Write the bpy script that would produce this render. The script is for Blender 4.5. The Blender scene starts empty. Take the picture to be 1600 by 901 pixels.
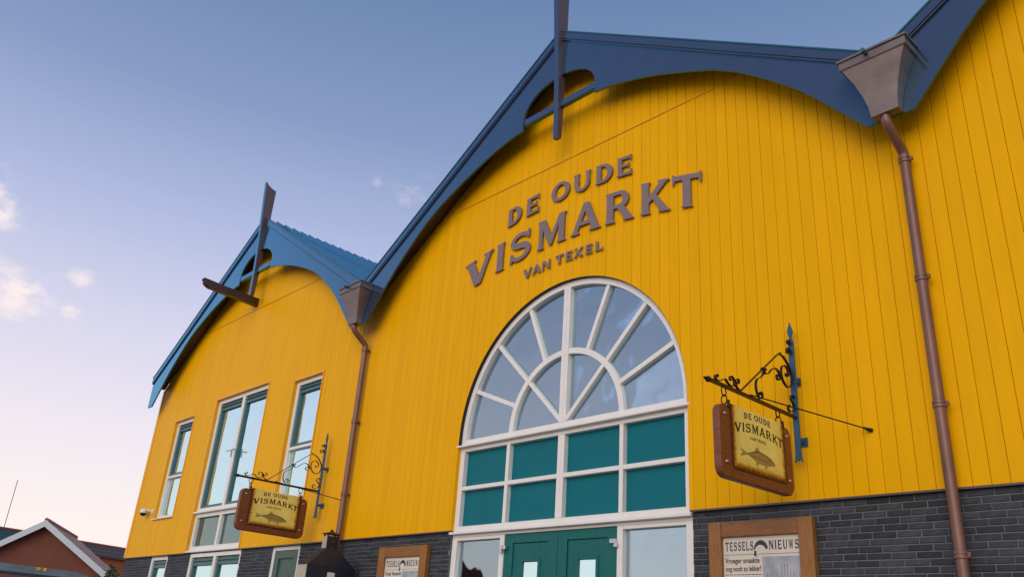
import bpy, bmesh, math, random
from mathutils import Matrix, Vector
random.seed(7)
SC = bpy.context.scene
COL = SC.collection
PI = math.pi

# ------------------------------------------------------------------ camera
cam = bpy.data.cameras.new('camera')
cam.sensor_width = 36.0
cam.lens = 1311.83 * 36.0 / 1600.0
cam.clip_end = 3000
cam.clip_start = 0.05
camo = bpy.data.objects.new('camera', cam)
COL.objects.link(camo)
_r = Vector((0.68812563, 0.72256963, 0.06615323)).normalized()
_u = Vector((0.24989042, -0.32159432, 0.9133082)).normalized()
_f = Vector((-0.68120327, 0.61193972, 0.40186052)).normalized()
_m = Matrix(((_r.x, _u.x, -_f.x), (_r.y, _u.y, -_f.y), (_r.z, _u.z, -_f.z))).to_4x4()
_m.translation = Vector((7.5465, -7.7740, 1.6))
camo.matrix_world = _m
SC.camera = camo

# ------------------------------------------------------------------ sky and sun
SUN_EL, SUN_AZ = math.radians(23), math.radians(160)      # azimuth clockwise from +Y: in front of the facade, to the right
world = bpy.data.worlds.new('World')
SC.world = world
world.use_nodes = True
wt = world.node_tree
wt.nodes.clear()
def wn(t, **kw):
    n = wt.nodes.new(t)
    for k, v in kw.items():
        setattr(n, k, v)
    return n
def wl(a, b):
    wt.links.new(a, b)
sky = wn('ShaderNodeTexSky', sky_type='NISHITA', sun_disc=False)
sky.sun_elevation = SUN_EL
sky.sun_rotation = SUN_AZ
sky.air_density = 1.0
sky.dust_density = 1.5
sky.ozone_density = 1.5
bg = wn('ShaderNodeBackground')
bg.inputs['Strength'].default_value = 0.10
out = wn('ShaderNodeOutputWorld')
tc = wn('ShaderNodeTexCoord')
sep = wn('ShaderNodeSeparateXYZ')
wl(tc.outputs['Generated'], sep.inputs[0])
ramp = wn('ShaderNodeValToRGB')
wl(sep.outputs['Z'], ramp.inputs['Fac'])
cr = ramp.color_ramp
stops = [(0.0, (1.08, 0.94, 0.86)), (0.10, (1.05, 0.93, 0.89)), (0.19, (0.95, 0.86, 0.92)), (0.31, (0.73, 0.71, 0.89)),
         (0.42, (0.48, 0.54, 0.79)), (0.54, (0.265, 0.355, 0.59)), (0.68, (0.150, 0.245, 0.45)), (1.0, (0.08, 0.165, 0.36))]
while len(cr.elements) < len(stops):
    cr.elements.new(0.5)
for e, (p, c) in zip(cr.elements, stops):
    e.position = p
    e.color = (*c, 1)
scale = wn('ShaderNodeVectorMath', operation='SCALE')
scale.inputs['Scale'].default_value = 10.0
wl(ramp.outputs['Color'], scale.inputs[0])
mixs = wn('ShaderNodeMix', data_type='RGBA', blend_type='MIX')
mixs.inputs[0].default_value = 0.86
wl(sky.outputs['Color'], mixs.inputs[6])
wl(scale.outputs[0], mixs.inputs[7])
# small evening clouds
noise = wn('ShaderNodeTexNoise')
noise.inputs['Scale'].default_value = 24.0
noise.inputs['Detail'].default_value = 7.0
noise.inputs['Roughness'].default_value = 0.62
mapn = wn('ShaderNodeMapping')
mapn.inputs['Scale'].default_value = (1, 1, 1.9)
wl(tc.outputs['Generated'], mapn.inputs['Vector'])
wl(mapn.outputs['Vector'], noise.inputs['Vector'])
def pix_dir(u, v):
    return (_f + (u - 800) / 1311.83 * _r + (450.5 - v) / 1311.83 * _u).normalized()
prev = None
for (u, v, rad, amp) in [(28, 462, 0.062, 1.0), (0, 330, 0.040, 0.95), (-30, 300, 0.06, 0.9), (125, 440, 0.026, 0.75),
                         (112, 486, 0.026, 0.7), (650, 300, 0.05, 0.34), (586, 285, 0.016, 0.42), (-160, 420, 0.12, 1.0), (-300, 200, 0.12, 0.9)]:
    d = pix_dir(u, v)
    dist = wn('ShaderNodeVectorMath', operation='DISTANCE')
    wl(tc.outputs['Generated'], dist.inputs[0])
    dist.inputs[1].default_value = d
    mr = wn('ShaderNodeMapRange', interpolation_type='SMOOTHSTEP')
    mr.inputs['From Min'].default_value = rad
    mr.inputs['From Max'].default_value = 0.0
    mr.inputs['To Max'].default_value = amp
    wl(dist.outputs['Value'], mr.inputs['Value'])
    if prev is None:
        prev = mr.outputs[0]
    else:
        mx = wn('ShaderNodeMath', operation='MAXIMUM')
        wl(prev, mx.inputs[0]); wl(mr.outputs[0], mx.inputs[1])
        prev = mx.outputs[0]
addn = wn('ShaderNodeMath', operation='MULTIPLY_ADD')
wl(prev, addn.inputs[0]); addn.inputs[1].default_value = 0.30
wl(noise.outputs['Fac'], addn.inputs[2])
cm = wn('ShaderNodeMapRange', interpolation_type='SMOOTHSTEP')
cm.inputs['From Min'].default_value = 0.56
cm.inputs['From Max'].default_value = 0.84
wl(addn.outputs[0], cm.inputs['Value'])
gate = wn('ShaderNodeMath', operation='MULTIPLY')
wl(cm.outputs[0], gate.inputs[0]); wl(prev, gate.inputs[1])
mixc = wn('ShaderNodeMix', data_type='RGBA', blend_type='MIX')
wl(gate.outputs[0], mixc.inputs[0])
wl(mixs.outputs[2], mixc.inputs[6])
mixc.inputs[7].default_value = (9.6, 8.3, 8.2, 1)
wl(mixc.outputs[2], bg.inputs['Color'])
wl(bg.outputs[0], out.inputs['Surface'])

sun = bpy.data.lights.new('sun', 'SUN')
sun.energy = 1.5
sun.angle = math.radians(55)
sun.color = (1.0, 0.88, 0.72)
suno = bpy.data.objects.new('sun', sun)
COL.objects.link(suno)
sd = Vector((math.sin(SUN_AZ) * math.cos(SUN_EL), math.cos(SUN_AZ) * math.cos(SUN_EL), math.sin(SUN_EL)))
suno.rotation_euler = sd.to_track_quat('Z', 'Y').to_euler()
suno.location = sd * 60

SC.view_settings.view_transform = 'Standard'
SC.view_settings.look = 'None'
SC.view_settings.gamma = 1.0
SC.view_settings.exposure = 0.06
SC.view_settings.use_curve_mapping = False
SC.render.engine = 'CYCLES'
SC.cycles.use_denoising = True
SC.cycles.max_bounces = 8

# ------------------------------------------------------------------ materials
def mat(name, color, rough=0.5, metal=0.0, var=0.0, nscale=6.0, stretch=(1, 1, 1), bump=0.0, bscale=60.0, ior=1.5, coat=0.0, color2=None, island=0.0, rvar=0.0, spec=0.5):
    m = bpy.data.materials.new(name)
    m.use_nodes = True
    nt = m.node_tree
    b = nt.nodes['Principled BSDF']
    b.inputs['Roughness'].default_value = rough
    b.inputs['Metallic'].default_value = metal
    b.inputs['IOR'].default_value = ior
    b.inputs['Specular IOR Level'].default_value = spec
    b.inputs['Coat Weight'].default_value = coat
    b.inputs['Coat Roughness'].default_value = 0.12
    b.inputs['Base Color'].default_value = (*color, 1)
    tcn = nt.nodes.new('ShaderNodeTexCoord')
    mp = nt.nodes.new('ShaderNodeMapping')
    mp.inputs['Scale'].default_value = stretch
    nt.links.new(tcn.outputs['Object'], mp.inputs['Vector'])
    src = None
    if var > 0 or color2:
        nz = nt.nodes.new('ShaderNodeTexNoise')
        nz.inputs['Scale'].default_value = nscale
        nz.inputs['Detail'].default_value = 6
        nz.inputs['Roughness'].default_value = 0.6
        nt.links.new(mp.outputs[0], nz.inputs['Vector'])
        mr = nt.nodes.new('ShaderNodeMapRange')
        mr.inputs['From Min'].default_value = 0.3
        mr.inputs['From Max'].default_value = 0.7
        nt.links.new(nz.outputs['Fac'], mr.inputs['Value'])
        mx = nt.nodes.new('ShaderNodeMix')
        mx.data_type = 'RGBA'
        c2 = color2 or tuple(c * (1 + var) for c in color)
        c1 = color if color2 else tuple(c * (1 - var) for c in color)
        mx.inputs[6].default_value = (*c1, 1)
        mx.inputs[7].default_value = (*c2, 1)
        nt.links.new(mr.outputs[0], mx.inputs[0])
        src = mx.outputs[2]
        if rvar:
            mq = nt.nodes.new('ShaderNodeMapRange')
            mq.inputs['To Min'].default_value = max(0.02, rough - rvar)
            mq.inputs['To Max'].default_value = rough + rvar
            nt.links.new(nz.outputs['Fac'], mq.inputs['Value'])
            nt.links.new(mq.outputs[0], b.inputs['Roughness'])
    if island > 0:
        oi = nt.nodes.new('ShaderNodeObjectInfo')
        gi = nt.nodes.new('ShaderNodeNewGeometry')
        ad = nt.nodes.new('ShaderNodeMath'); ad.operation = 'ADD'
        nt.links.new(oi.outputs['Random'], ad.inputs[0]); nt.links.new(gi.outputs['Random Per Island'], ad.inputs[1])
        fr = nt.nodes.new('ShaderNodeMath'); fr.operation = 'FRACT'
        nt.links.new(ad.outputs[0], fr.inputs[0])
        ml = nt.nodes.new('ShaderNodeMapRange')
        ml.inputs['To Min'].default_value = 1 - island
        ml.inputs['To Max'].default_value = 1 + island
        nt.links.new(fr.outputs[0], ml.inputs['Value'])
        sc = nt.nodes.new('ShaderNodeVectorMath'); sc.operation = 'SCALE'
        if src is not None:
            nt.links.new(src, sc.inputs[0])
        else:
            sc.inputs[0].default_value = color
        nt.links.new(ml.outputs[0], sc.inputs['Scale'])
        src = sc.outputs[0]
    if src is not None:
        nt.links.new(src, b.inputs['Base Color'])
    if bump > 0:
        nb = nt.nodes.new('ShaderNodeTexNoise')
        nb.inputs['Scale'].default_value = bscale
        nb.inputs['Detail'].default_value = 4
        nt.links.new(mp.outputs[0], nb.inputs['Vector'])
        bp = nt.nodes.new('ShaderNodeBump')
        bp.inputs['Strength'].default_value = bump
        bp.inputs['Distance'].default_value = 0.01
        nt.links.new(nb.outputs['Fac'], bp.inputs['Height'])
        nt.links.new(bp.outputs[0], b.inputs['Normal'])
    return m

def glass(name, tint, base, refl):
    m = bpy.data.materials.new(name)
    m.use_nodes = True
    nt = m.node_tree
    nt.nodes.clear()
    o = nt.nodes.new('ShaderNodeOutputMaterial')
    gl = nt.nodes.new('ShaderNodeBsdfGlossy')
    gl.inputs['Roughness'].default_value = 0.03
    gl.inputs['Color'].default_value = (*refl, 1)
    tr = nt.nodes.new('ShaderNodeBsdfTransparent')
    tr.inputs['Color'].default_value = (*tint, 1)
    fr = nt.nodes.new('ShaderNodeFresnel')
    fr.inputs['IOR'].default_value = 1.5
    mr = nt.nodes.new('ShaderNodeMapRange')
    mr.inputs['To Min'].default_value = base
    mr.inputs['To Max'].default_value = 1.0
    nt.links.new(fr.outputs[0], mr.inputs['Value'])
    nz = nt.nodes.new('ShaderNodeTexNoise')
    nz.inputs['Scale'].default_value = 1.3
    tcn = nt.nodes.new('ShaderNodeTexCoord')
    nt.links.new(tcn.outputs['Object'], nz.inputs['Vector'])
    bp = nt.nodes.new('ShaderNodeBump')
    bp.inputs['Strength'].default_value = 0.22
    bp.inputs['Distance'].default_value = 0.06
    nt.links.new(nz.outputs['Fac'], bp.inputs['Height'])
    nt.links.new(bp.outputs[0], gl.inputs['Normal'])
    mx = nt.nodes.new('ShaderNodeMixShader')
    nt.links.new(mr.outputs[0], mx.inputs[0])
    nt.links.new(tr.outputs[0], mx.inputs[1])
    nt.links.new(gl.outputs[0], mx.inputs[2])
    nt.links.new(mx.outputs[0], o.inputs['Surface'])
    return m

YEL = mat('yellow_cladding', (0.84, 0.415, 0.001), 0.40, spec=0.06, var=0.045, nscale=3.0, stretch=(3, 1, 0.3), bump=0.05, bscale=30, island=0.03, rvar=0.08)
YTRIM = mat('yellow_trim', (0.82, 0.38, 0.01), 0.3, var=0.04)
def lacquer(name, base, refl, ior, rough):
    m = bpy.data.materials.new(name)
    m.use_nodes = True
    nt = m.node_tree
    nt.nodes.clear()
    o = nt.nodes.new('ShaderNodeOutputMaterial')
    df = nt.nodes.new('ShaderNodeBsdfDiffuse')
    gl = nt.nodes.new('ShaderNodeBsdfGlossy')
    gl.inputs['Color'].default_value = (*refl, 1)
    gl.inputs['Roughness'].default_value = rough
    fr = nt.nodes.new('ShaderNodeFresnel')
    fr.inputs['IOR'].default_value = ior
    tcn = nt.nodes.new('ShaderNodeTexCoord')
    nz = nt.nodes.new('ShaderNodeTexNoise')
    nz.inputs['Scale'].default_value = 2.2
    nz.inputs['Detail'].default_value = 7
    nt.links.new(tcn.outputs['Object'], nz.inputs['Vector'])
    mr = nt.nodes.new('ShaderNodeMapRange')
    mr.inputs['To Min'].default_value = 0.78; mr.inputs['To Max'].default_value = 1.22
    nt.links.new(nz.outputs['Fac'], mr.inputs['Value'])
    sc = nt.nodes.new('ShaderNodeVectorMath'); sc.operation = 'SCALE'
    sc.inputs[0].default_value = base
    nt.links.new(mr.outputs[0], sc.inputs['Scale'])
    nt.links.new(sc.outputs[0], df.inputs['Color'])
    n2 = nt.nodes.new('ShaderNodeTexNoise')
    n2.inputs['Scale'].default_value = 18
    nt.links.new(tcn.outputs['Object'], n2.inputs['Vector'])
    bp = nt.nodes.new('ShaderNodeBump')
    bp.inputs['Strength'].default_value = 0.06
    bp.inputs['Distance'].default_value = 0.01
    nt.links.new(n2.outputs['Fac'], bp.inputs['Height'])
    nt.links.new(bp.outputs[0], gl.inputs['Normal'])
    mx = nt.nodes.new('ShaderNodeMixShader')
    gain = nt.nodes.new('ShaderNodeMath'); gain.operation = 'MULTIPLY'; gain.use_clamp = True
    gain.inputs[1].default_value = 3.0
    nt.links.new(fr.outputs[0], gain.inputs[0])
    nt.links.new(gain.outputs[0], mx.inputs[0])
    nt.links.new(df.outputs[0], mx.inputs[1])
    nt.links.new(gl.outputs[0], mx.inputs[2])
    nt.links.new(mx.outputs[0], o.inputs['Surface'])
    return m
BLUE = lacquer('slate_blue_lacquer', (0.044, 0.047, 0.078), (0.24, 0.68, 1.0), 1.5, 0.13)
SIDE_SHADE = mat('finial_side_shade', (0.105, 0.070, 0.078), 0.40, var=0.1, nscale=3)  # finial faces without sky reflection: their brown shade is put into the colour
BROWN = mat('dark_brown_board', (0.062, 0.032, 0.026), 0.38, var=0.15, nscale=3.0, bump=0.04, ior=1.5)
WHITE = mat('cream_white_paint', (0.80, 0.77, 0.74), 0.38, var=0.04, nscale=5, bump=0.03)
TEAL = mat('teal_panel', (0.0005, 0.145, 0.185), 0.5, spec=0.2, var=0.06, nscale=2)
DTEAL = mat('dark_teal_paint', (0.003, 0.125, 0.120), 0.42, spec=0.3, var=0.10, nscale=4, stretch=(6, 1, 0.6), bump=0.04)
CASE = mat('grey_green_casement', (0.035, 0.12, 0.13), 0.35, var=0.06)
COPPER = mat('brown_zinc', (0.195, 0.152, 0.148), 0.38, metal=0.5, var=0.16, nscale=5, bump=0.03, bscale=12, rvar=0.08)
PIPE = mat('brown_pipe', (0.185, 0.088, 0.066), 0.40, metal=0.2, var=0.14, nscale=4, bump=0.02)
BRICK = mat('blue_black_brick', (0.031, 0.032, 0.042), 0.72, var=0.30, nscale=14, bump=0.35, bscale=70, island=0.5)
MORTAR = mat('grey_mortar', (0.135, 0.165, 0.18), 0.9, var=0.15, nscale=20, bump=0.4, bscale=120)
LETTER = mat('mauve_metal_letter', (0.205, 0.150, 0.163), 0.55, var=0.05)
IRON = mat('black_wrought_iron', (0.020, 0.014, 0.012), 0.42, metal=0.3, var=0.3, nscale=30, bump=0.1, bscale=80)
BLUEIRON = mat('blue_painted_iron', (0.010, 0.075, 0.155), 0.40, metal=0.0, var=0.15, nscale=12)
WOODD = mat('dark_sign_wood', (0.115, 0.030, 0.013), 0.42, color2=(0.25, 0.080, 0.030), nscale=5, stretch=(1, 2.0, 22), bump=0.25, bscale=12)
OAK = mat('oak_board', (0.22, 0.085, 0.016), 0.55, color2=(0.36, 0.155, 0.035), nscale=6, stretch=(9, 9, 1.2), bump=0.25, bscale=20)
OAKH = mat('oak_rail', (0.20, 0.078, 0.018), 0.55, color2=(0.33, 0.135, 0.032), nscale=6, stretch=(1.2, 9, 9), bump=0.25, bscale=20)
RIVET = mat('steel_rivet', (0.42, 0.33, 0.25), 0.35, metal=0.8)
INK = mat('dark_ink', (0.040, 0.020, 0.010), 0.6)
NINK = mat('newspaper_ink', (0.035, 0.045, 0.060), 0.7)
NINKB = mat('newspaper_brown_ink', (0.085, 0.055, 0.040), 0.7)
PAPER = mat('newsprint', (0.74, 0.68, 0.56), 0.7, color2=(0.66, 0.60, 0.55), nscale=3)
STEEL = mat('brushed_steel', (0.55, 0.55, 0.58), 0.3, metal=0.8, var=0.1)
PLASTW = mat('white_plastic', (0.75, 0.73, 0.72), 0.4)
BLACKP = mat('black_gloss', (0.012, 0.012, 0.014), 0.15)
SMOKEB = mat('black_sheet_metal', (0.011, 0.016, 0.032), 0.40, metal=0.0, var=0.2, nscale=5, bump=0.05)
INTER = mat('interior_plaster', (0.30, 0.31, 0.33), 0.85, var=0.08)
CEIL = mat('interior_dark', (0.10, 0.105, 0.11), 0.85)
GLASS = glass('window_glass', (0.78, 0.84, 0.88), 0.40, (0.72, 0.90, 1.0))
GLASSL = glass('left_window_glass', (0.55, 0.68, 0.72), 0.88, (0.70, 0.97, 1.04))
GLASSD = glass('frosted_green_glass', (0.03, 0.14, 0.15), 0.22, (0.7, 0.95, 0.95))
ROOF = lacquer('blue_roof_sheet', (0.035, 0.085, 0.15), (0.30, 0.75, 1.0), 1.5, 0.2)
VERGE = mat('teal_metal_edge', (0.02, 0.13, 0.18), 0.3, metal=0.3)

# parchment plate with burnt edge (wear with its own outline)
def parchment():
    m = mat('parchment_plate', (0.60, 0.46, 0.10), 0.45)
    nt = m.node_tree
    b = nt.nodes['Principled BSDF']
    tcn = nt.nodes.new('ShaderNodeTexCoord')
    sp = nt.nodes.new('ShaderNodeSeparateXYZ')
    nt.links.new(tcn.outputs['Generated'], sp.inputs[0])
    def m2(op, a, bb=None):
        n = nt.nodes.new('ShaderNodeMath'); n.operation = op
        for i, q in enumerate((a, bb)):
            if q is None:
                continue
            if isinstance(q, (int, float)):
                n.inputs[i].default_value = q
            else:
                nt.links.new(q, n.inputs[i])
        return n.outputs[0]
    ey = m2('MINIMUM', sp.outputs['Y'], m2('SUBTRACT', 1.0, sp.outputs['Y']))
    ey = m2('MULTIPLY', ey, 1.6)
    e = m2('MINIMUM', ey, sp.outputs['Z'])
    nz = nt.nodes.new('ShaderNodeTexNoise')
    nz.inputs['Scale'].default_value = 22
    nz.inputs['Detail'].default_value = 6
    nt.links.new(tcn.outputs['Object'], nz.inputs['Vector'])
    e2 = m2('ADD', e, m2('MULTIPLY', m2('SUBTRACT', nz.outputs['Fac'], 0.5), 0.10))
    rp = nt.nodes.new('ShaderNodeValToRGB')
    nt.links.new(e2, rp.inputs['Fac'])
    cr = rp.color_ramp
    st = [(0.0, (0.035, 0.008, 0.003)), (0.035, (0.09, 0.02, 0.004)), (0.075, (0.42, 0.17, 0.012)), (0.13, (0.80, 0.64, 0.12)), (0.3, (0.90, 0.77, 0.20))]
    while len(cr.elements) < len(st):
        cr.elements.new(0.5)
    for el, (p, c) in zip(cr.elements, st):
        el.position = p; el.color = (*c, 1)
    n2 = nt.nodes.new('ShaderNodeTexNoise')
    n2.inputs['Scale'].default_value = 9; n2.inputs['Detail'].default_value = 8
    nt.links.new(tcn.outputs['Object'], n2.inputs['Vector'])
    mr = nt.nodes.new('ShaderNodeMapRange')
    mr.inputs['To Min'].default_value = 0.80; mr.inputs['To Max'].default_value = 1.18
    nt.links.new(n2.outputs['Fac'], mr.inputs['Value'])
    sc = nt.nodes.new('ShaderNodeVectorMath'); sc.operation = 'SCALE'
    nt.links.new(rp.outputs[0], sc.inputs[0]); nt.links.new(mr.outputs[0], sc.inputs['Scale'])
    nt.links.new(sc.outputs[0], b.inputs['Base Color'])
    return m
PARCH = parchment()

# ------------------------------------------------------------------ mesh helpers
class MB:
    def __init__(self):
        self.v, self.f, self.mi = [], [], []
    def add(self, vs, fs, mi=0):
        o = len(self.v)
        self.v += [tuple(q) for q in vs]
        self.f += [tuple(i + o for i in f) for f in fs]
        self.mi += [mi] * len(fs)
        return self
    def box(self, x0, x1, y0, y1, z0, z1, mi=0):
        vs = [(x0, y0, z0), (x1, y0, z0), (x1, y1, z0), (x0, y1, z0), (x0, y0, z1), (x1, y0, z1), (x1, y1, z1), (x0, y1, z1)]
        return self.add(vs, [(0, 3, 2, 1), (4, 5, 6, 7), (0, 1, 5, 4), (1, 2, 6, 5), (2, 3, 7, 6), (3, 0, 4, 7)], mi)
    def bbox(self, x0, x1, y0, y1, z0, z1, b=0.006):
        # box with a bevelled front (-y) rim
        vs = [(x0, y1, z0), (x1, y1, z0), (x1, y1, z1), (x0, y1, z1), (x0, y0 + b, z0), (x1, y0 + b, z0), (x1, y0 + b, z1), (x0, y0 + b, z1),
              (x0 + b, y0, z0 + b), (x1 - b, y0, z0 + b), (x1 - b, y0, z1 - b), (x0 + b, y0, z1 - b)]
        return self.add(vs, [(0, 3, 2, 1), (0, 1, 5, 4), (1, 2, 6, 5), (2, 3, 7, 6), (3, 0, 4, 7), (4, 5, 9, 8), (5, 6, 10, 9), (6, 7, 11, 10), (7, 4, 8, 11), (8, 9, 10, 11)])
    def prism(self, pts, fn0, fn1, mi=0):
        # polygon pts (a,b); fn0 / fn1 map to the front and back 3D positions
        n = len(pts)
        vs = [fn0(*q) for q in pts] + [fn1(*q) for q in pts]
        fs = [tuple(range(n)), tuple(range(2 * n - 1, n - 1, -1))]
        fs += [(i, n + i, n + (i + 1) % n, (i + 1) % n) for i in range(n)]
        return self.add(vs, fs, mi)
    def strip(self, xs, bot, top, y0, y1, mi=0, yf=None):
        # columns at xs with z from bot to top, front at y0 (or yf list), back at y1
        n = len(xs)
        yf = yf or [y0] * n
        vs = []
        for i in range(n):
            vs += [(xs[i], yf[i], bot[i]), (xs[i], yf[i], top[i]), (xs[i], y1, bot[i]), (xs[i], y1, top[i])]
        fs = []
        for i in range(n - 1):
            a, b = 4 * i, 4 * i + 4
            fs += [(a, b, b + 1, a + 1), (a + 2, a + 3, b + 3, b + 2), (a + 1, b + 1, b + 3, a + 3), (a, a + 2, b + 2, b)]
        fs += [(0, 1, 3, 2), (4 * n - 4, 4 * n - 2, 4 * n - 1, 4 * n - 3)]
        return self.add(vs, fs, mi)
    def tube(self, pts, r, seg=10, caps=True):
        pts = [Vector(q) for q in pts]
        n = len(pts)
        rs = r if isinstance(r, (list, tuple)) else [r] * n
        vs = []
        prevn = None
        for i, q in enumerate(pts):
            t = (pts[min(i + 1, n - 1)] - pts[max(i - 1, 0)]).normalized()
            ref = prevn if prevn is not None else (Vector((0, 0, 1)) if abs(t.z) < 0.9 else Vector((1, 0, 0)))
            a = (ref - t * ref.dot(t)).normalized()
            prevn = a
            b = t.cross(a)
            for k in range(seg):
                an = 2 * PI * k / seg
                vs.append(q + a * (rs[i] * math.cos(an)) + b * (rs[i] * math.sin(an)))
        fs = []
        for i in range(n - 1):
            for k in range(seg):
                k2 = (k + 1) % seg
                fs.append((i * seg + k, i * seg + k2, (i + 1) * seg + k2, (i + 1) * seg + k))
        if caps:
            fs.append(tuple(range(seg - 1, -1, -1)))
            fs.append(tuple((n - 1) * seg + k for k in range(seg)))
        return self.add(vs, fs)
    def ribbon(self, pts, x0, x1, th):
        # flat bar following (y,z) points, width along x
        n = len(pts)
        L, R_ = [], []
        for i in range(n):
            a = pts[max(i - 1, 0)]; b = pts[min(i + 1, n - 1)]
            d = Vector((b[0] - a[0], b[1] - a[1])).normalized()
            nn = Vector((-d.y, d.x)) * th / 2
            L.append((pts[i][0] + nn.x, pts[i][1] + nn.y)); R_.append((pts[i][0] - nn.x, pts[i][1] - nn.y))
        vs = []
        for i in range(n):
            vs += [(x0, *L[i]), (x1, *L[i]), (x1, *R_[i]), (x0, *R_[i])]
        fs = []
        for i in range(n - 1):
            a, b = 4 * i, 4 * i + 4
            for k in range(4):
                k2 = (k + 1) % 4
                fs.append((a + k, a + k2, b + k2, b + k))
        fs += [(0, 3, 2, 1), (4 * n - 4, 4 * n - 3, 4 * n - 2, 4 * n - 1)]
        return self.add(vs, fs)
    def lathe(self, prof, c, axis='z', seg=14):
        # prof list of (r, h)
        vs, fs = [], []
        for r, h in prof:
            for k in range(seg):
                a = 2 * PI * k / seg
                p = {'z': (r * math.cos(a), r * math.sin(a), h), 'x': (h, r * math.cos(a), r * math.sin(a)), 'y': (r * math.cos(a), h, r * math.sin(a))}[axis]
                vs.append((c[0] + p[0], c[1] + p[1], c[2] + p[2]))
        for i in range(len(prof) - 1):
            for k in range(seg):
                k2 = (k + 1) % seg
                fs.append((i * seg + k, i * seg + k2, (i + 1) * seg + k2, (i + 1) * seg + k))
        fs.append(tuple(range(seg - 1, -1, -1)))
        fs.append(tuple((len(prof) - 1) * seg + k for k in range(seg)))
        return self.add(vs, fs)
    def build(self, name, m, parent=None, smooth=None, weld=False):
        me = bpy.data.meshes.new(name)
        me.from_pydata(self.v, [], self.f)
        bm = bmesh.new(); bm.from_mesh(me)
        if weld:
            bmesh.ops.remove_doubles(bm, verts=bm.verts, dist=1e-5)
        bmesh.ops.recalc_face_normals(bm, faces=bm.faces)
        if smooth is not None:
            for f in bm.faces:
                f.smooth = True
            for e in bm.edges:
                if len(e.link_faces) == 2 and e.calc_face_angle(0) > math.radians(smooth):
                    e.smooth = False
        bm.to_mesh(me); bm.free()
        ms = m if isinstance(m, (list, tuple)) else [m]
        for q in ms:
            me.materials.append(q)
        if len(ms) > 1:
            me.polygons.foreach_set('material_index', self.mi)
        o = bpy.data.objects.new(name, me)
        COL.objects.link(o)
        if parent is not None:
            o.parent = parent
        return o

def tag(o, label=None, cat=None, group=None, kind=None):
    for k, v in (('label', label), ('category', cat), ('group', group), ('kind', kind)):
        if v:
            o[k] = v
    return o
def empty(name, loc, label, cat, group=None):
    o = bpy.data.objects.new(name, None)
    COL.objects.link(o)
    o.location = loc
    o.empty_display_size = 0.2
    return tag(o, label, cat, group)
def copy_tree(o, parent=None):
    c = o.copy(); COL.objects.link(c); c.parent = parent
    for ch in list(o.children):
        copy_tree(ch, c)
    return c

# ------------------------------------------------------------------ ground
g = MB().add([(-400, -400, 0), (400, -400, 0), (400, 400, 0), (-400, 400, 0)], [(0, 1, 2, 3)])
tag(g.build('ground', mat('street_paving', (0.20, 0.17, 0.155), 0.85, var=0.2, nscale=3, bump=0.3, bscale=20)), kind='structure')
pv = MB().box(-30, 30, -3.2, 0.3, 0.0, 0.012)
tag(pv.build('pavement', mat('pavement_tiles', (0.24, 0.225, 0.21), 0.85, var=0.15, nscale=5, bump=0.2)), kind='structure')

# ------------------------------------------------------------------ the market hall
HALL = empty('market_hall', (0, 0, 0), 'long yellow timber-clad market hall with blue gables over dark brick', 'building')
HALF, RIDGE, SLOPE, OV = 4.81, 10.75, 0.640, 0.33
CENT = (-2 * HALF, 0.0, 2 * HALF)
XL, XR = -3 * HALF, 3 * HALF
ZB = 3.20            # underside of the cladding
ZJ = 8.56            # horizontal joint
AR, AZ = 2.04, 4.48  # arch opening
def gx(x):
    return min(abs(x - c) for c in CENT)
def roof_z(x):
    return RIDGE - SLOPE * gx(x)
def soffit_z(x):
    return roof_z(x) - 0.24
WIN = dict(A=(-13.14, -12.07, 4.04, 6.38), B=(-10.95, -8.50, 3.2, 6.57), C=(-7.40, -6.33, 4.04, 6.38))
def solid(xa, xb):
    """z-intervals [(bottom fn, top fn)] of cladding between xa and xb (no hole edge inside)"""
    xm = (xa + xb) / 2
    if abs(xm) < AR:
        return [(lambda x: AZ + math.sqrt(max(0.0, AR * AR - x * x)), soffit_z)]
    for k, (a, b, z0, z1) in WIN.items():
        if a < xm < b:
            r = [(lambda x, z1=z1: z1, soffit_z)]
            if z0 > ZB + 0.01:
                r.insert(0, (lambda x: ZB, lambda x, z0=z0: z0))
            return r
    return [(lambda x: ZB, soffit_z)]
HE = sorted([-AR, AR] + [q for w in WIN.values() for q in w[:2]])

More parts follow.
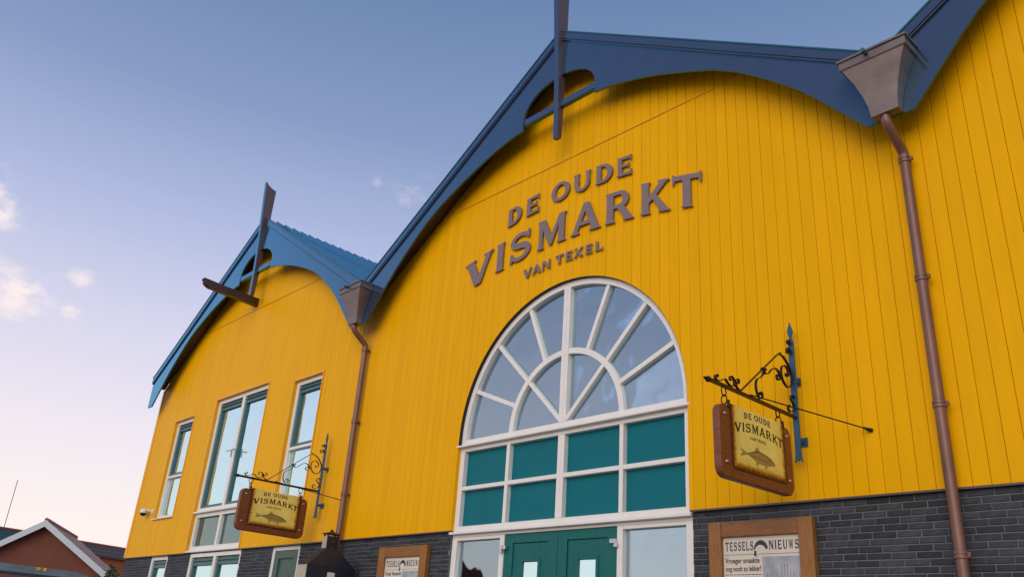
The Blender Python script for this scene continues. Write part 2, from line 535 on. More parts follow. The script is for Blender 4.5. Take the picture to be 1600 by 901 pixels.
def wall_pieces(mb, x0, x1, y0, y1, zlo, zhi, chamf=0.0):
    br = [x0] + [h for h in HE if x0 + 1e-4 < h < x1 - 1e-4] + [x1]
    n = 0
    for a, b in zip(br, br[1:]):
        for fb, ft in solid(a, b):
            m = max(1, int((b - a) / (0.009 if abs((a + b) / 2) > 1.8 else 0.03 if abs((a + b) / 2) > 1.2 else 0.075) + 0.5)) if abs((a + b) / 2) < AR else 1
            if chamf:
                ins = 0.004
                xs = [a] + ([a + ins] if a == x0 else []) + [a + (b - a) * k / m for k in range(1, m)] + ([b - ins] if b == x1 else []) + [b]
            else:
                m = max(m, int((b - a) / 0.15))
                xs = [a + (b - a) * k / m for k in range(m + 1)]
                if abs(a + AR) < 1e-6 and abs(b - AR) < 1e-6:
                    xs = [-AR * math.cos(PI * k / 96) for k in range(97)]
            xs += [c for c in CENT if a < c < b] + [c + HALF for c in CENT if a < c + HALF < b] + [c - HALF for c in CENT[:1] if a < c - HALF < b]
            xs = sorted(set(round(q, 5) for q in xs))
            bot = [max(fb(x), zlo) for x in xs]
            top = [min(ft(x), zhi) for x in xs]
            keep = [i for i in range(len(xs)) if top[i] - bot[i] > 0.004]
            if len(keep) < 2:
                continue
            i0, i1 = keep[0], keep[-1]
            xs, bot, top = xs[i0:i1 + 1], bot[i0:i1 + 1], top[i0:i1 + 1]
            top = [max(t, bb + 0.003) for t, bb in zip(top, bot)]
            yf = [y0 + (chamf if (abs(x - x0) < 1e-4 or abs(x - x1) < 1e-4) else 0) for x in xs] if chamf else None
            mb.strip(xs, bot, top, y0, y1, yf=yf)
            n += 1
    return n

back = MB()
wall_pieces(back, XL, XR, 0.026, 0.30, ZB, 99)
CLAD = back.build('cladding', YEL, HALL)
far = MB()
k = 0
nb = 0
GAP = 0.0020
x = XL
edges = [XL] + [0.15 * i for i in range(math.ceil((XL + 0.05) / 0.15), math.floor((XR - 0.05) / 0.15) + 1)] + [XR]
for x0, x1 in zip(edges, edges[1:]):
    for (zlo, zhi) in ((ZB, ZJ - 0.0105), (ZJ + 0.0105, 99)):
        dy = random.uniform(-0.0010, 0.0010)
        if x0 >= 6.9:
            wall_pieces(far, x0 + GAP, x1 - GAP, dy, 0.0255, zlo, zhi, chamf=0.0035)
            continue
        spans = [(zlo, zhi)]
        for (wa, wb, wz0, wz1) in WIN.values():          # a board cut right through by a window is two boards
            if wa < x0 + GAP and x1 - GAP < wb and zlo == ZB:
                spans = [(zlo, (wz0 + wz1) / 2), ((wz0 + wz1) / 2, zhi)]
        for (za, zb_) in spans:
            tgt = MB()
            if wall_pieces(tgt, x0 + GAP, x1 - GAP, dy, 0.0255, za, zb_, chamf=0.0035):
                tgt.build('board', YEL, CLAD, weld=True)
                nb += 1
tag(far.build('board_field', YEL, CLAD), kind='stuff')
# horizontal joint bead on each gable
for c in CENT:
    w = (RIDGE - 0.24 - ZJ) / SLOPE
    MB().bbox(c - w + 0.02, c + w - 0.02, -0.014, 0.024, ZJ - 0.010, ZJ + 0.010, 0.006).build('joint_bead', YTRIM, HALL)
# flashing under the cladding, interrupted by the openings
for a, b in ((XL, -10.97), (-8.48, -2.06), (2.06, XR)):
    MB().box(a, b, -0.022, 0.024, ZB - 0.020, ZB - 0.001).build('flashing', mat('dark_flashing', (0.10, 0.065, 0.06), 0.45), HALL)

# ---------------- brick plinth
BOPEN = [(-12.85, -11.90, 0.9, 3.20), (-10.77, -8.42, 0.9, 3.20), (-7.20, -6.20, 0.0, 3.20), (-2.06, 2.06, 0.0, 3.20)]
mort = MB()
cuts = [XL] + [q for o in BOPEN for q in o[:2]] + [XR]
for i, (a, b) in enumerate(zip(cuts, cuts[1:])):
    op = [o for o in BOPEN if abs(o[0] - a) < 1e-6]
    if op:
        if op[0][2] > 0:
            mort.box(a, b, 0.036, 0.30, 0.0, op[0][2])
    else:
        mort.box(a, b, 0.036, 0.30, 0.0, ZB - 0.02)
BW = mort.build('brick_wall', MORTAR, HALL)
CH, BL, JT = 0.0615, 0.21, 0.012
rest = MB()
cands = []
zc = ZB - 0.024
row = 0
while zc - CH > -0.02:
    z1, z0 = zc, max(0.0, zc - CH + JT)
    xx = XL - (row % 2) * 0.111 - (row // 2 % 3) * 0.04
    while xx < XR:
        a, b = max(xx, XL), min(xx + BL + random.uniform(-0.003, 0.003), XR)
        segs = [(a, b)]
        for (oa, ob, oz, _) in BOPEN:
            if z1 > oz + 0.01:
                ns = []
                for (p, q) in segs:
                    if q <= oa or p >= ob:
                        ns.append((p, q))
                    else:
                        if p < oa - 0.02: ns.append((p, oa - 0.002))
                        if q > ob + 0.02: ns.append((ob + 0.002, q))
                segs = ns
        for (p, q) in segs:
            if q - p > 0.02:
                cands.append((p, q, z0, z1))
        xx += BL + JT
    zc -= CH
    row += 1
def brick_score(c):
    p, q, z0, z1 = c
    vis = z0 > 2.38 and ((2.06 <= p < 5.3) or (-4.9 < p < -2.1))
    if -3.5 < p < -2.6 and z1 < 2.9: vis = False
    if 2.45 < p < 3.2 and z1 < 2.95: vis = False
    d = math.hypot((p + q) / 2 - 7.55, 7.8)
    return (0 if vis else 1, d)
cands.sort(key=brick_score)
meshes = {}
for i, (p, q, z0, z1) in enumerate(cands):
    dy = random.uniform(0.002, 0.006)
    if i < 295:
        L = round(q - p, 3)
        if L not in meshes:
            me_o = MB().bbox(0, L, 0.0, 0.02, 0, z1 - z0, 0.003).build('brick', BRICK, BW)
            meshes[L] = me_o.data
            me_o.location = (p, 0.022 + dy, z0)
        else:
            o = bpy.data.objects.new('brick', meshes[L]); COL.objects.link(o)
            o.parent = BW; o.location = (p, 0.022 + dy, z0)
    else:
        rest.bbox(p, q, 0.022 + dy, 0.04, z0, z1, 0.003)
tag(rest.build('brick_field', BRICK, BW), kind='stuff')

# ---------------- side and back walls, roofs
DEP = 14.0
sw = MB()
sw.box(XL, XL + 0.3, 0.302, DEP, 0, ZB - 0.03)
sw.box(XR - 0.3, XR, 0.302, DEP, 0, ZB - 0.03)
sw.build('side_plinth', BRICK, HALL)
sw = MB()
sw.box(XL, XL + 0.3, 0.302, DEP, ZB - 0.03, 7.30)
sw.box(XR - 0.3, XR, 0.302, DEP, ZB - 0.03, 7.30)
sw.build('side_cladding', YEL, HALL)
MB().box(XL, XR, DEP, DEP + 0.3, 0, 7.3).build('back_wall', YEL, HALL)
MB().box(-14.0, 14.0, 5.0, 5.2, 0.02, 7.2).build('interior_wall', INTER, HALL)
MB().box(-14.0, 14.0, 0.31, 4.99, 3.02, 3.18).build('upper_floor', CEIL, HALL)
MB().box(-14.0, 14.0, 0.31, 4.99, 7.0, 7.12).build('interior_ceiling', CEIL, HALL)

# corner trim
MB().bbox(XL - 0.03, XL + 0.05, -0.02, 0.30, ZB, 7.40).build('corner_trim', YTRIM, HALL)

LOW = [(0.75, 9.215), (0.9, 9.205), (1.1, 9.170), (1.35, 9.110), (1.58, 9.040), (1.85, 8.950), (2.15, 8.830), (2.45, 8.700), (2.75, 8.560), (3.05, 8.375),
       (3.25, 8.225), (3.45, 8.06), (3.65, 7.885), (3.85, 7.695), (4.05, 7.48), (4.20, 7.30), (4.32, 7.16), (4.44, 7.015), (4.57, 6.865)]
def lun(x):
    return 9.40 + 0.49 * math.sqrt(max(0, 1 - (x / 0.75) ** 2))
for gi, c in enumerate(CENT):
    for s in (-1, 1):
        end = HALF - 0.003
        lx = [0.0, 0.1, 0.2, 0.3, 0.4, 0.5, 0.58, 0.65, 0.70, 0.735, 0.75]
        xs = lx + [0.7501] + [q[0] for q in LOW[1:]] + [end]
        bot = [lun(q) for q in lx] + [9.215] + [q[1] for q in LOW[1:]] + [6.865]
        if gi == 0 and s == -1:      # free left end of the row: square-cut tail
            pass
        xs2 = [c + s * q for q in xs]
        top = [RIDGE - SLOPE * q - 0.17 for q in xs]
        bot = [min(b, t - 0.01) for b, t in zip(bot, top)]
        if s < 0:
            xs2, bot, top = xs2[::-1], bot[::-1], top[::-1]
        MB().strip(xs2, bot, top, -OV, -OV + 0.035).build('bargeboard', BLUE, HALL)
        # two flat bead lines and the upper verge board, each proud of the next
        e2 = HALF - 0.004 + (0.02 if (gi == 0 and s == -1) else 0)
        def slab(nm, d0, d1, y0, y1, m):
            xa = [c, c + s * e2]
            tt = [RIDGE - d0, RIDGE - SLOPE * e2 - d0]
            bb = [RIDGE - d1, RIDGE - SLOPE * e2 - d1]
            if s < 0:
                xa, tt, bb = xa[::-1], tt[::-1], bb[::-1]
            return MB().strip(xa, bb, tt, y0, y1).build(nm, m, HALL)
        slab('verge_board', 0.012, 0.135, -OV - 0.035, -OV + 0.03, BLUE)
        slab('verge_bead', 0.136, 0.150, -OV - 0.022, -OV + 0.03, BROWN)
        slab('verge_bead', 0.151, 0.169, -OV - 0.028, -OV + 0.03, BLUE)
        slab('verge_edge', -0.012, 0.011, -OV - 0.045, -OV + 0.10, VERGE)
        # soffit behind the bargeboard
        slab('soffit', 0.212, 0.236, -OV + 0.036, -0.004, BROWN)
        # corrugated roof sheet, ribs running down the slope
        mb = MB()
        ys = []
        y = -OV + 0.105
        while y < DEP + 0.3:
            ys += [(y, 0), (y + 0.16, 0), (y + 0.170, 0.045), (y + 0.205, 0.045), (y + 0.22, 0)]
            y += 0.22
        ux = [0.0, e2]
        vs, fs = [], []
        for (yy, h) in ys:
            for q in ux:
                vs.append((c + s * q, yy, RIDGE - SLOPE * q - 0.02 + h))
        for i in range(len(ys) - 1):
            fs.append((2 * i, 2 * i + 1, 2 * i + 3, 2 * i + 2))
        mb.add(vs, fs)
        mb.build('roof_sheet', ROOF, HALL)
    # tie beam and its post
    MB().bbox(c - 0.735, c + 0.735, -OV + 0.004, -OV + 0.075, 9.295, 9.415).build('tie_beam', BLUE, HALL)
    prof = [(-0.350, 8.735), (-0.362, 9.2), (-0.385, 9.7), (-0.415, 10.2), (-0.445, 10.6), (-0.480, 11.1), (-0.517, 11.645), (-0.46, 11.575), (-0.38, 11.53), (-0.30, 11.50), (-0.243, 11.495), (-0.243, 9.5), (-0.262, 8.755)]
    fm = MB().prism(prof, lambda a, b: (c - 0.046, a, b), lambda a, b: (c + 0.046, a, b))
    fm.mi = [1, 1] + [0] * (len(fm.f) - 2)  # sides and underside get the painted-in shade, front edge stays blue
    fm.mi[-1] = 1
    fm.build('finial', [BLUE, SIDE_SHADE], HALL)
# free left tail block
# hoist beam on the left gable
bp = [(-1.36, 8.90), (-1.36, 8.865), (-1.335, 8.85), (-1.345, 8.80), (-1.30, 8.775), (-1.24, 8.745), (0.05, 8.63), (0.05, 8.83)]
bp = [(-1.36, 8.885), (-1.36, 8.845), (-1.33, 8.83), (-1.335, 8.785), (-1.28, 8.735), (-1.20, 8.70), (-0.002, 8.645), (-0.002, 8.83), (-0.8, 8.85)]
MB().prism(bp, lambda a, b: (-9.96, a, b), lambda a, b: (-9.83, a, b)).build('hoist_beam', BROWN, HALL)

# ---------------- rain hoppers and downpipes at the valleys
def hopper(xc):
    T = [(7.56, 0.345, -0.605), (7.47, 0.345, -0.605), (7.455, 0.320, -0.592), (7.36, 0.275, -0.565), (7.25, 0.225, -0.530), (7.12, 0.180, -0.495), (7.0, 0.150, -0.470), (6.87, 0.137, -0.455)]
    mb = MB()
    vs, fs = [], []
    for z, hw, yf in T:
        vs += [(xc - hw, yf, z), (xc + hw, yf, z), (xc + hw, -0.335, z), (xc - hw, -0.335, z)]
    for i in range(len(T) - 1):
        for k in range(4):
            k2 = (k + 1) % 4
            fs.append((4 * i + k, 4 * i + k2, 4 * i + 4 + k2, 4 * i + 4 + k))
    n = 4 * (len(T) - 1)
    fs.append((n, n + 1, n + 2, n + 3)); fs.append((3, 2, 1, 0))
    mb.add(vs, fs)
    h = mb.build('rain_hopper', COPPER, HALL)
    mb = MB()
    mb.box(xc - 0.362, xc + 0.362, -0.622, -0.336, 7.561, 7.585)
    mb.build('rim', COPPER, h)
    MB().tube([(xc - 0.05, -0.58, 7.545), (xc - 0.05, -0.70, 7.53)], 0.024, 10).build('overflow_spout', VERGE, h)
    # pipe
    r = 0.050
    pts = [(xc - 0.02, -0.385, 6.88)]
    for k in range(9):
        t = k / 8
        s = t * t * (3 - 2 * t)
        pts.append((xc - 0.02 + 0.02 * s, -0.385 + 0.285 * s, 6.82 - 0.30 * t))
    pts += [(xc, -0.10, 6.42), (xc, -0.10, 3.4), (xc, -0.10, 0.02)]
    p = MB().tube(pts, r, 16).build('downpipe', PIPE, HALL, smooth=50)
    for z in (6.47, 5.16, 3.92, 2.63, 1.3):
        MB().lathe([(r + 0.001, -0.035), (r + 0.010, -0.03), (r + 0.010, -0.006), (r + 0.004, -0.004), (r + 0.004, 0.004), (r + 0.010, 0.006), (r + 0.010, 0.03), (r + 0.001, 0.035)], (xc, -0.10, z), 'z', 18).build('collar', PIPE, p, smooth=30)
        MB().box(xc + r, xc + r + 0.03, -0.112, -0.085, z - 0.02, z + 0.02).box(xc - 0.02, xc + 0.02, -0.05, 0.0, z - 0.015, z + 0.015).build('pipe_clip', PIPE, p)
for xc in (-HALF, HALF):
    hopper(xc)

# ---------------- main arched window
YF, YB, YP = 0.060, 0.165, 0.130
IR = 1.95
fr = MB()
N = 48
vs, fs = [], []
for i in range(N + 1):
    a = PI * i / N
    for (rr, yy) in ((IR, YF), (AR + 0.015, YF), (AR + 0.015, YB), (IR, YB)):
        vs.append((rr * math.cos(a), yy, AZ + rr * math.sin(a)))
for i in range(N):
    for k in range(4):
        k2 = (k + 1) % 4
        fs.append((4 * i + k, 4 * i + k2, 4 * i + 4 + k2, 4 * i + 4 + k))
fs += [(0, 1, 2, 3), (4 * N + 3, 4 * N + 2, 4 * N + 1, 4 * N)]
fr.add(vs, fs)
AW = fr.build('arched_window', WHITE, HALL, smooth=40)
# dark lining of the round opening
ln = MB()
vs, fs = [], []
for i in range(-1, N + 2):
    a = PI * min(max(i, 0), N) / N
    dz = -0.066 if i in (-1, N + 1) else 0.0
    for (rr, yy) in ((AR - 0.006, 0.004), (AR - 0.0005, 0.004), (AR - 0.0005, YF - 0.001), (AR - 0.006, YF - 0.001)):
        vs.append((rr * math.cos(a), yy, AZ + rr * math.sin(a) + dz))
for i in range(N + 2):
    for k in range(4):
        k2 = (k + 1) % 4
        fs.append((4 * i + k, 4 * i + k2, 4 * i + 4 + k2, 4 * i + 4 + k))
ln.add(vs, fs)
ln.build('opening_lining', mat('black_lining', (0.010, 0.008, 0.008), 0.6), AW, smooth=40)
def bar(x0, x1, z0, z1, nm='rail', y0=YF, y1=YB, m=WHITE, par=AW):
    return MB().bbox(x0, x1, y0, y1, z0, z1, 0.004).build(nm, m, par)
JW = AR + 0.010
bar(-JW, JW, 4.412, 4.497, 'sill_rail', y0=YF + 0.001)
bar(-JW - 0.02, JW + 0.02, 4.383, 4.411, 'sill', y0=-0.012)
# straight upright and arch bars
def seg_bar(p, q, w, y0, y1, nm='glazing_bar'):
    d = Vector((q[0] - p[0], q[1] - p[1])).normalized()
    n = Vector((-d.y, d.x)) * w / 2
    pts = [(p[0] + n.x, p[1] + n.y), (p[0] - n.x, p[1] - n.y), (q[0] - n.x, q[1] - n.y), (q[0] + n.x, q[1] + n.y)]
    return MB().prism(pts, lambda a, b: (a, y0, b), lambda a, b: (a, y1, b)).build(nm, WHITE, AW)
for k, sx in enumerate((-1, 1)):      # two halves of the coupled mullion with a fine joint between
    MB().bbox(min(sx * 0.0015, sx * 0.062), max(sx * 0.0015, sx * 0.062), YF - 0.003, YB, 4.498, AZ + IR + 0.02, 0.004).build('mullion', WHITE, AW)
ri, ro = 0.960, 1.040
for s in (-1, 1):
    vs, fs = [], []
    n = 20
    a0 = math.asin(0.018 / 1.0); a1 = math.acos(0.063 / 1.0)
    for i in range(n + 1):
        a = a0 + (a1 - a0) * i / n
        for (rr, yy) in ((ri, YF + 0.012), (ro, YF + 0.012), (ro, YB - 0.002), (ri, YB - 0.002)):
            vs.append((s * rr * math.cos(a), yy, AZ + rr * math.sin(a)))
    for i in range(n):
        for k in range(4):
            k2 = (k + 1) % 4
            fs.append((4 * i + k, 4 * i + k2, 4 * i + 4 + k2, 4 * i + 4 + k))
    fs += [(0, 1, 2, 3), (4 * n + 3, 4 * n + 2, 4 * n + 1, 4 * n)]
    MB().add(vs, fs).build('arched_bar', WHITE, AW, smooth=40)
    for ang in (22.5, 45, 67.5):
        a = math.radians(ang)
        d = (s * math.cos(a), math.sin(a))
        seg_bar((d[0] * (ro - 0.004), AZ + d[1] * (ro - 0.004)), (d[0] * (IR + 0.01), AZ + d[1] * (IR + 0.01)), 0.060, YF + 0.014, YB - 0.004)
    a = math.radians(45)
    d = (s * math.cos(a), math.sin(a))
    seg_bar((d[0] * 0.07, AZ + d[1] * 0.07), (d[0] * (ri + 0.004), AZ + d[1] * (ri + 0.004)), 0.056, YF + 0.016, YB - 0.006)
    # panes
    def sector(r0, r1, A0, A1):
        n = 8
        pts = [(s * r1 * math.cos(math.radians(A0 + (A1 - A0) * i / n)), AZ + r1 * math.sin(math.radians(A0 + (A1 - A0) * i / n))) for i in range(n + 1)]
        pts += [(s * r0 * math.cos(math.radians(A1 + (A0 - A1) * i / n)), AZ + r0 * math.sin(math.radians(A1 + (A0 - A1) * i / n))) for i in range(n + 1)]
        return pts
    yp = [0.1]
    for (r0, r1, A0, A1) in [(1.0, 1.97, 0, 22.5), (1.0, 1.97, 22.5, 45), (1.0, 1.97, 45, 67.5), (1.0, 1.97, 67.5, 90), (0.02, 1.0, 0, 45), (0.02, 1.0, 45, 90)]:
        pts = sector(r0, r1, A0, A1)
        MB().prism(pts, lambda a, b: (a, YP, b), lambda a, b: (a, YP + 0.012, b)).build('pane', GLASS, AW)
# middle band with eight teal panels
bar(-JW, JW, 4.325, 4.382, 'rail', y0=YF + 0.002)
for s in (-1, 1):
    bar(min(s * 1.95, s * JW), max(s * 1.95, s * JW), 3.176, 4.324, 'jamb')
    for (a, b) in ((0.0015, 0.058), (0.985, 1.045)):
        bar(min(s * a, s * b), max(s * a, s * b), 3.258, 4.324, 'mullion')
    for (a, b) in ((0.058, 0.985), (1.045, 1.95)):
        bar(min(s * a, s * b) + 0.0005, max(s * a, s * b) - 0.0005, 3.762, 3.818, 'rail', y0=YF + 0.003)
        for (z0, z1) in ((3.258, 3.762), (3.818, 4.325)):
            MB().box(min(s * a, s * b) - 0.01, max(s * a, s * b) + 0.01, 0.137, 0.155, z0 - 0.01, z1 + 0.01).build('panel', TEAL, AW)
bar(-1.95, 1.95, 3.176, 3.257, 'rail')
bar(-JW - 0.012, JW + 0.012, 3.142, 3.175, 'sill', y0=-0.012)

# entrance below: two doors and two side lights
EN = MB()
EN.bbox(-JW, JW, YF, YB, 3.105, 3.141, 0.004)
EN = EN.build('entrance', WHITE, HALL)
for s in (-1, 1):
    bar(min(s * 1.95, s * JW), max(s * 1.95, s * JW), 0.02, 3.104, 'jamb', par=EN)
    bar(min(s * 0.972, s * 1.055), max(s * 0.972, s * 1.055), 0.02, 3.104, 'jamb', par=EN)
    a, b = sorted((s * 1.056, s * 1.949))
    bar(a, b, 3.062, 3.104, 'rail', y0=YF + 0.004, par=EN)
    bar(a, b, 0.02, 0.35, 'kick_panel', y0=YF + 0.02, par=EN)
    MB().box(a - 0.004, b + 0.004, YP, YP + 0.012, 0.34, 3.07).build('pane', GLASS, EN)
    # door leaf: stiles, rails, boarded field, small light
    a, b = sorted((s * 0.004, s * 0.970))
    D = MB()
    y0 = 0.075
    D.bbox(a, a + 0.155, y0, y0 + 0.05, 0.03, 3.10, 0.004)
    D.bbox(b - 0.155, b, y0, y0 + 0.05, 0.03, 3.10, 0.004)
    D.bbox(a + 0.156, b - 0.156, y0, y0 + 0.05, 2.985, 3.10, 0.004)
    D.bbox(a + 0.156, b - 0.156, y0, y0 + 0.05, 0.03, 0.35, 0.004)
    D = D.build('door', DTEAL, HALL)
    xm0, xm1 = (a + b) / 2 - 0.155, (a + b) / 2 + 0.155
    nslat = 8
    for i in range(nslat):
        p = a + 0.157 + (b - a - 0.314) * i / nslat
        q = a + 0.157 + (b - a - 0.314) * (i + 1) / nslat
        def slat(p_, q_, za, zb_):
            MB().bbox(p_, q_, y0 + 0.02, y0 + 0.045, za, zb_, 0.004).build('slat', DTEAL, D)
        if q < xm0 or p > xm1:
            slat(p + 0.001, q - 0.001, 0.352, 2.983)
        else:
            slat(p + 0.001, q - 0.001, 0.352, 1.95)
            slat(p + 0.001, q - 0.001, 2.765, 2.983)
            if p < xm0 - 0.012:
                slat(p + 0.001, xm0 - 0.002, 1.951, 2.764)
            if q > xm1 + 0.012:
                slat(xm1 + 0.002, q - 0.001, 1.951, 2.764)
    L = MB()
    L.bbox(xm0 - 0.03, xm0 + 0.012, y0 + 0.004, y0 + 0.044, 1.97, 2.79, 0.004)
    L.bbox(xm1 - 0.012, xm1 + 0.03, y0 + 0.004, y0 + 0.044, 1.97, 2.79, 0.004)
    L.bbox(xm0 + 0.013, xm1 - 0.013, y0 + 0.004, y0 + 0.044, 2.745, 2.79, 0.004)
    L.bbox(xm0 + 0.013, xm1 - 0.013, y0 + 0.004, y0 + 0.044, 1.97, 2.01, 0.004)
    L.build('light_frame', DTEAL, D)
    MB().box(xm0, xm1, y0 + 0.03, y0 + 0.038, 1.98, 2.78).build('pane', GLASSL, D)
    hx = s * 0.972
    h = MB()
    h.bbox(hx - 0.075 if s > 0 else hx - 0.012, hx + 0.012 if s > 0 else hx + 0.075, 0.012, 0.054, 2.905, 2.955, 0.003)
    h.bbox(hx - 0.012 if s > 0 else hx - 0.03, hx + 0.03 if s > 0 else hx + 0.012, 0.010, 0.039, 2.86, 2.904, 0.003)
    h.build('hinge', STEEL, D)
    MB().tube([(s * 0.10, 0.0, 1.0), (s * 0.10, 0.0, 1.4)], 0.014, 10).build('handle', STEEL, D)

# ---------------- windows of the left gable
def upper_window(x0, x1, z0, z1, rail):
    f = MB()
    w = 0.085
    f.bbox(x0, x0 + w, YF, YB, z0, z1, 0.004).bbox(x1 - w, x1, YF, YB, z0, z1, 0.004)
    f.bbox(x0 + w, x1 - w, YF, YB, z1 - w, z1, 0.004).bbox(x0 + w, x1 - w, YF, YB, z0, z0 + 0.07, 0.004)
    W = f.build('window', WHITE, HALL)
    MB().bbox(x0 - 0.05, x1 + 0.03, -0.055, 0.04, z0 - 0.025, z0 - 0.001, 0.004).build('sill', WHITE, W)
    MB().bbox(x0 + w + 0.001, x1 - w - 0.001, YF + 0.003, YB, rail, rail + 0.055, 0.004).build('rail', WHITE, W)
    trim(x0, x1, z0, z1, W)
    casement(x0 + w, x1 - w, rail + 0.055, z1 - w, W, True)
    MB().box(x0 + w - 0.005, x1 - w + 0.005, YP, YP + 0.012, z0 + 0.06, rail + 0.01).build('pane', GLASSL, W)
    return W
def trim(x0, x1, z0, z1, par):
    t = MB()
    t.box(x0 - 0.028, x0 - 0.001, -0.016, 0.059, z0, z1 + 0.028)
    t.box(x1 + 0.001, x1 + 0.028, -0.016, 0.059, z0, z1 + 0.028)
    t.box(x0 - 0.001, x1 + 0.001, -0.015, 0.059, z1 + 0.001, z1 + 0.027)
    t.build('cladding_trim', YTRIM, par)
def casement(x0, x1, z0, z1, par, ventgrille=False):
    w = 0.062
    c = MB()
    y0, y1 = YF + 0.03, YB
    zt = z1 - (0.10 if ventgrille else 0)
    c.bbox(x0 + 0.002, x0 + w, y0, y1, z0 + 0.002, zt, 0.004).bbox(x1 - w, x1 - 0.002, y0, y1, z0 + 0.002, zt, 0.004)
    c.bbox(x0 + w, x1 - w, y0, y1, zt - w, zt, 0.004).bbox(x0 + w, x1 - w, y0, y1, z0 + 0.002, z0 + w, 0.004)
    c.build('casement', CASE, par)
    MB().box(x0 + w - 0.006, x1 - w + 0.006, YP + 0.006, YP + 0.018, z0 + w - 0.006, zt - w + 0.006).build('pane', GLASSL, par)
    if ventgrille:
        v = MB()
        v.bbox(x0 + 0.002, x1 - 0.002, y0 + 0.02, y1, zt + 0.002, z1 - 0.002, 0.004)
        v.bbox(x0 + 0.004, x1 - 0.004, y0 - 0.012, y0 + 0.018, zt + 0.025, zt + 0.052, 0.004)
        v.build('vent_grille', CASE, par)
for k in ('A', 'C'):
    upper_window(*WIN[k], 4.99)
x0, x1, z0, z1 = WIN['B']
f = MB()
w = 0.09
f.bbox(x0, x0 + w, YF, YB, 4.055, z1, 0.004).bbox(x1 - w, x1, YF, YB, 4.055, z1, 0.004)
f.bbox(x0 + w, x1 - w, YF, YB, z1 - w, z1, 0.004)
xm = (x0 + x1) / 2
f.bbox(xm - 0.055, xm + 0.055, YF, YB, 4.13, z1 - w, 0.004)
f.bbox(x0 + w, x1 - w, YF, YB, 4.055, 4.13, 0.004)
W = f.build('window', WHITE, HALL)
MB().bbox(x0 - 0.02, x1 + 0.02, -0.012, YB, 4.018, 4.054, 0.004).build('sill', WHITE, W)
trim(x0, x1, 3.21, z1, W)
casement(x0 + w, xm - 0.055, 4.13, z1 - w, W, True)
casement(xm + 0.055, x1 - w, 4.13, z1 - w, W, True)
for s in (-1, 1):
    MB().box(xm + s * 0.085 - 0.012, xm + s * 0.085 + 0.012, 0.045, 0.069, 5.15, 5.33).tube([(xm + s * 0.085, 0.046, 5.28), (xm + s * 0.085, 0.0, 5.28), (xm + s * 0.085 + s * 0.10, -0.01, 5.27)], 0.011, 8).build('handle', STEEL, W)
f = MB()
f.bbox(x0, x0 + w, YF, YB, 3.20, 4.017, 0.004).bbox(x1 - w, x1, YF, YB, 3.20, 4.017, 0.004)
f.bbox(x0 + w, x1 - w, YF, YB, 3.935, 4.017, 0.004).bbox(x0 + w, x1 - w, YF, YB, 3.235, 3.33, 0.004)
f.bbox(xm - 0.045, xm + 0.045, YF, YB, 3.33, 3.935, 0.004)
W = f.build('spandrel_window', WHITE, HALL)
MB().bbox(x0 - 0.02, x1 + 0.02, -0.012, YB, 3.20, 3.234, 0.004).build('sill', WHITE, W)
for (a, b) in ((x0 + w, xm - 0.045), (xm + 0.045, x1 - w)):
    MB().box(a - 0.006, b + 0.006, YP, YP + 0.012, 3.325, 3.94).build('pane', GLASSD, W)
# ground-floor windows in the brick
def low_window(x0, x1, split):
    f = MB()
    w = 0.085
    f.bbox(x0, x0 + w, YF - 0.01, YB, 0.9, 3.176, 0.004).bbox(x1 - w, x1, YF - 0.01, YB, 0.9, 3.176, 0.004)
    f.bbox(x0 + w, x1 - w, YF - 0.01, YB, 3.10, 3.176, 0.004).bbox(x0 + w, x1 - w, YF - 0.01, YB, 0.9, 0.98, 0.004)
    xm = (x0 + x1) / 2
    if split:
        f.bbox(xm - 0.055, xm + 0.055, YF - 0.01, YB, 0.98, 3.10, 0.004)
    W = f.build('ground_floor_window', WHITE, HALL)
    if split:
        casement(x0 + w, xm - 0.055, 0.98, 3.10, W, True)
        casement(xm + 0.055, x1 - w, 0.98, 3.10, W, True)
    else:
        casement(x0 + w, x1 - w, 0.98, 3.10, W, True)
    MB().bbox(x0 - 0.03, x1 + 0.03, -0.04, 0.028, 0.86, 0.899, 0.004).build('sill', WHITE, W)
low_window(-12.85, -11.90, False)
low_window(-10.77, -8.42, True)
f = MB()
f.bbox(-7.20, -7.12, YF - 0.01, YB, 0.02, 3.176, 0.004).bbox(-6.28, -6.20, YF - 0.01, YB, 0.02, 3.176, 0.004).bbox(-7.12, -6.28, YF - 0.01, YB, 3.11, 3.176, 0.004)
DF = f.build('side_door', WHITE, HALL)
f = MB()
f.bbox(-7.118, -6.97, 0.06, 0.11, 0.03, 3.108, 0.004).bbox(-6.43, -6.282, 0.06, 0.11, 0.03, 3.108, 0.004).bbox(-6.969, -6.431, 0.06, 0.11, 2.97, 3.108, 0.004).bbox(-6.969, -6.431, 0.06, 0.11, 0.03, 0.4, 0.004)
f.box(-6.97, -6.43, 0.09, 0.108, 0.4, 2.97)
f.build('leaf', mat('grey_green_door', (0.045, 0.105, 0.085), 0.4, var=0.08), DF)
f = MB()
f.bbox(-6.86, -6.82, 0.07, 0.09, 1.9, 2.66, 0.003).bbox(-6.58, -6.54, 0.07, 0.09, 1.9, 2.66, 0.003).bbox(-6.819, -6.581, 0.07, 0.09, 2.62, 2.66, 0.003).bbox(-6.819, -6.581, 0.07, 0.09, 1.9, 1.94, 0.003)
f.build('light_frame', CASE, DF)
MB().box(-6.82, -6.58, 0.075, 0.082, 1.94, 2.62).build('pane', GLASSL, DF)

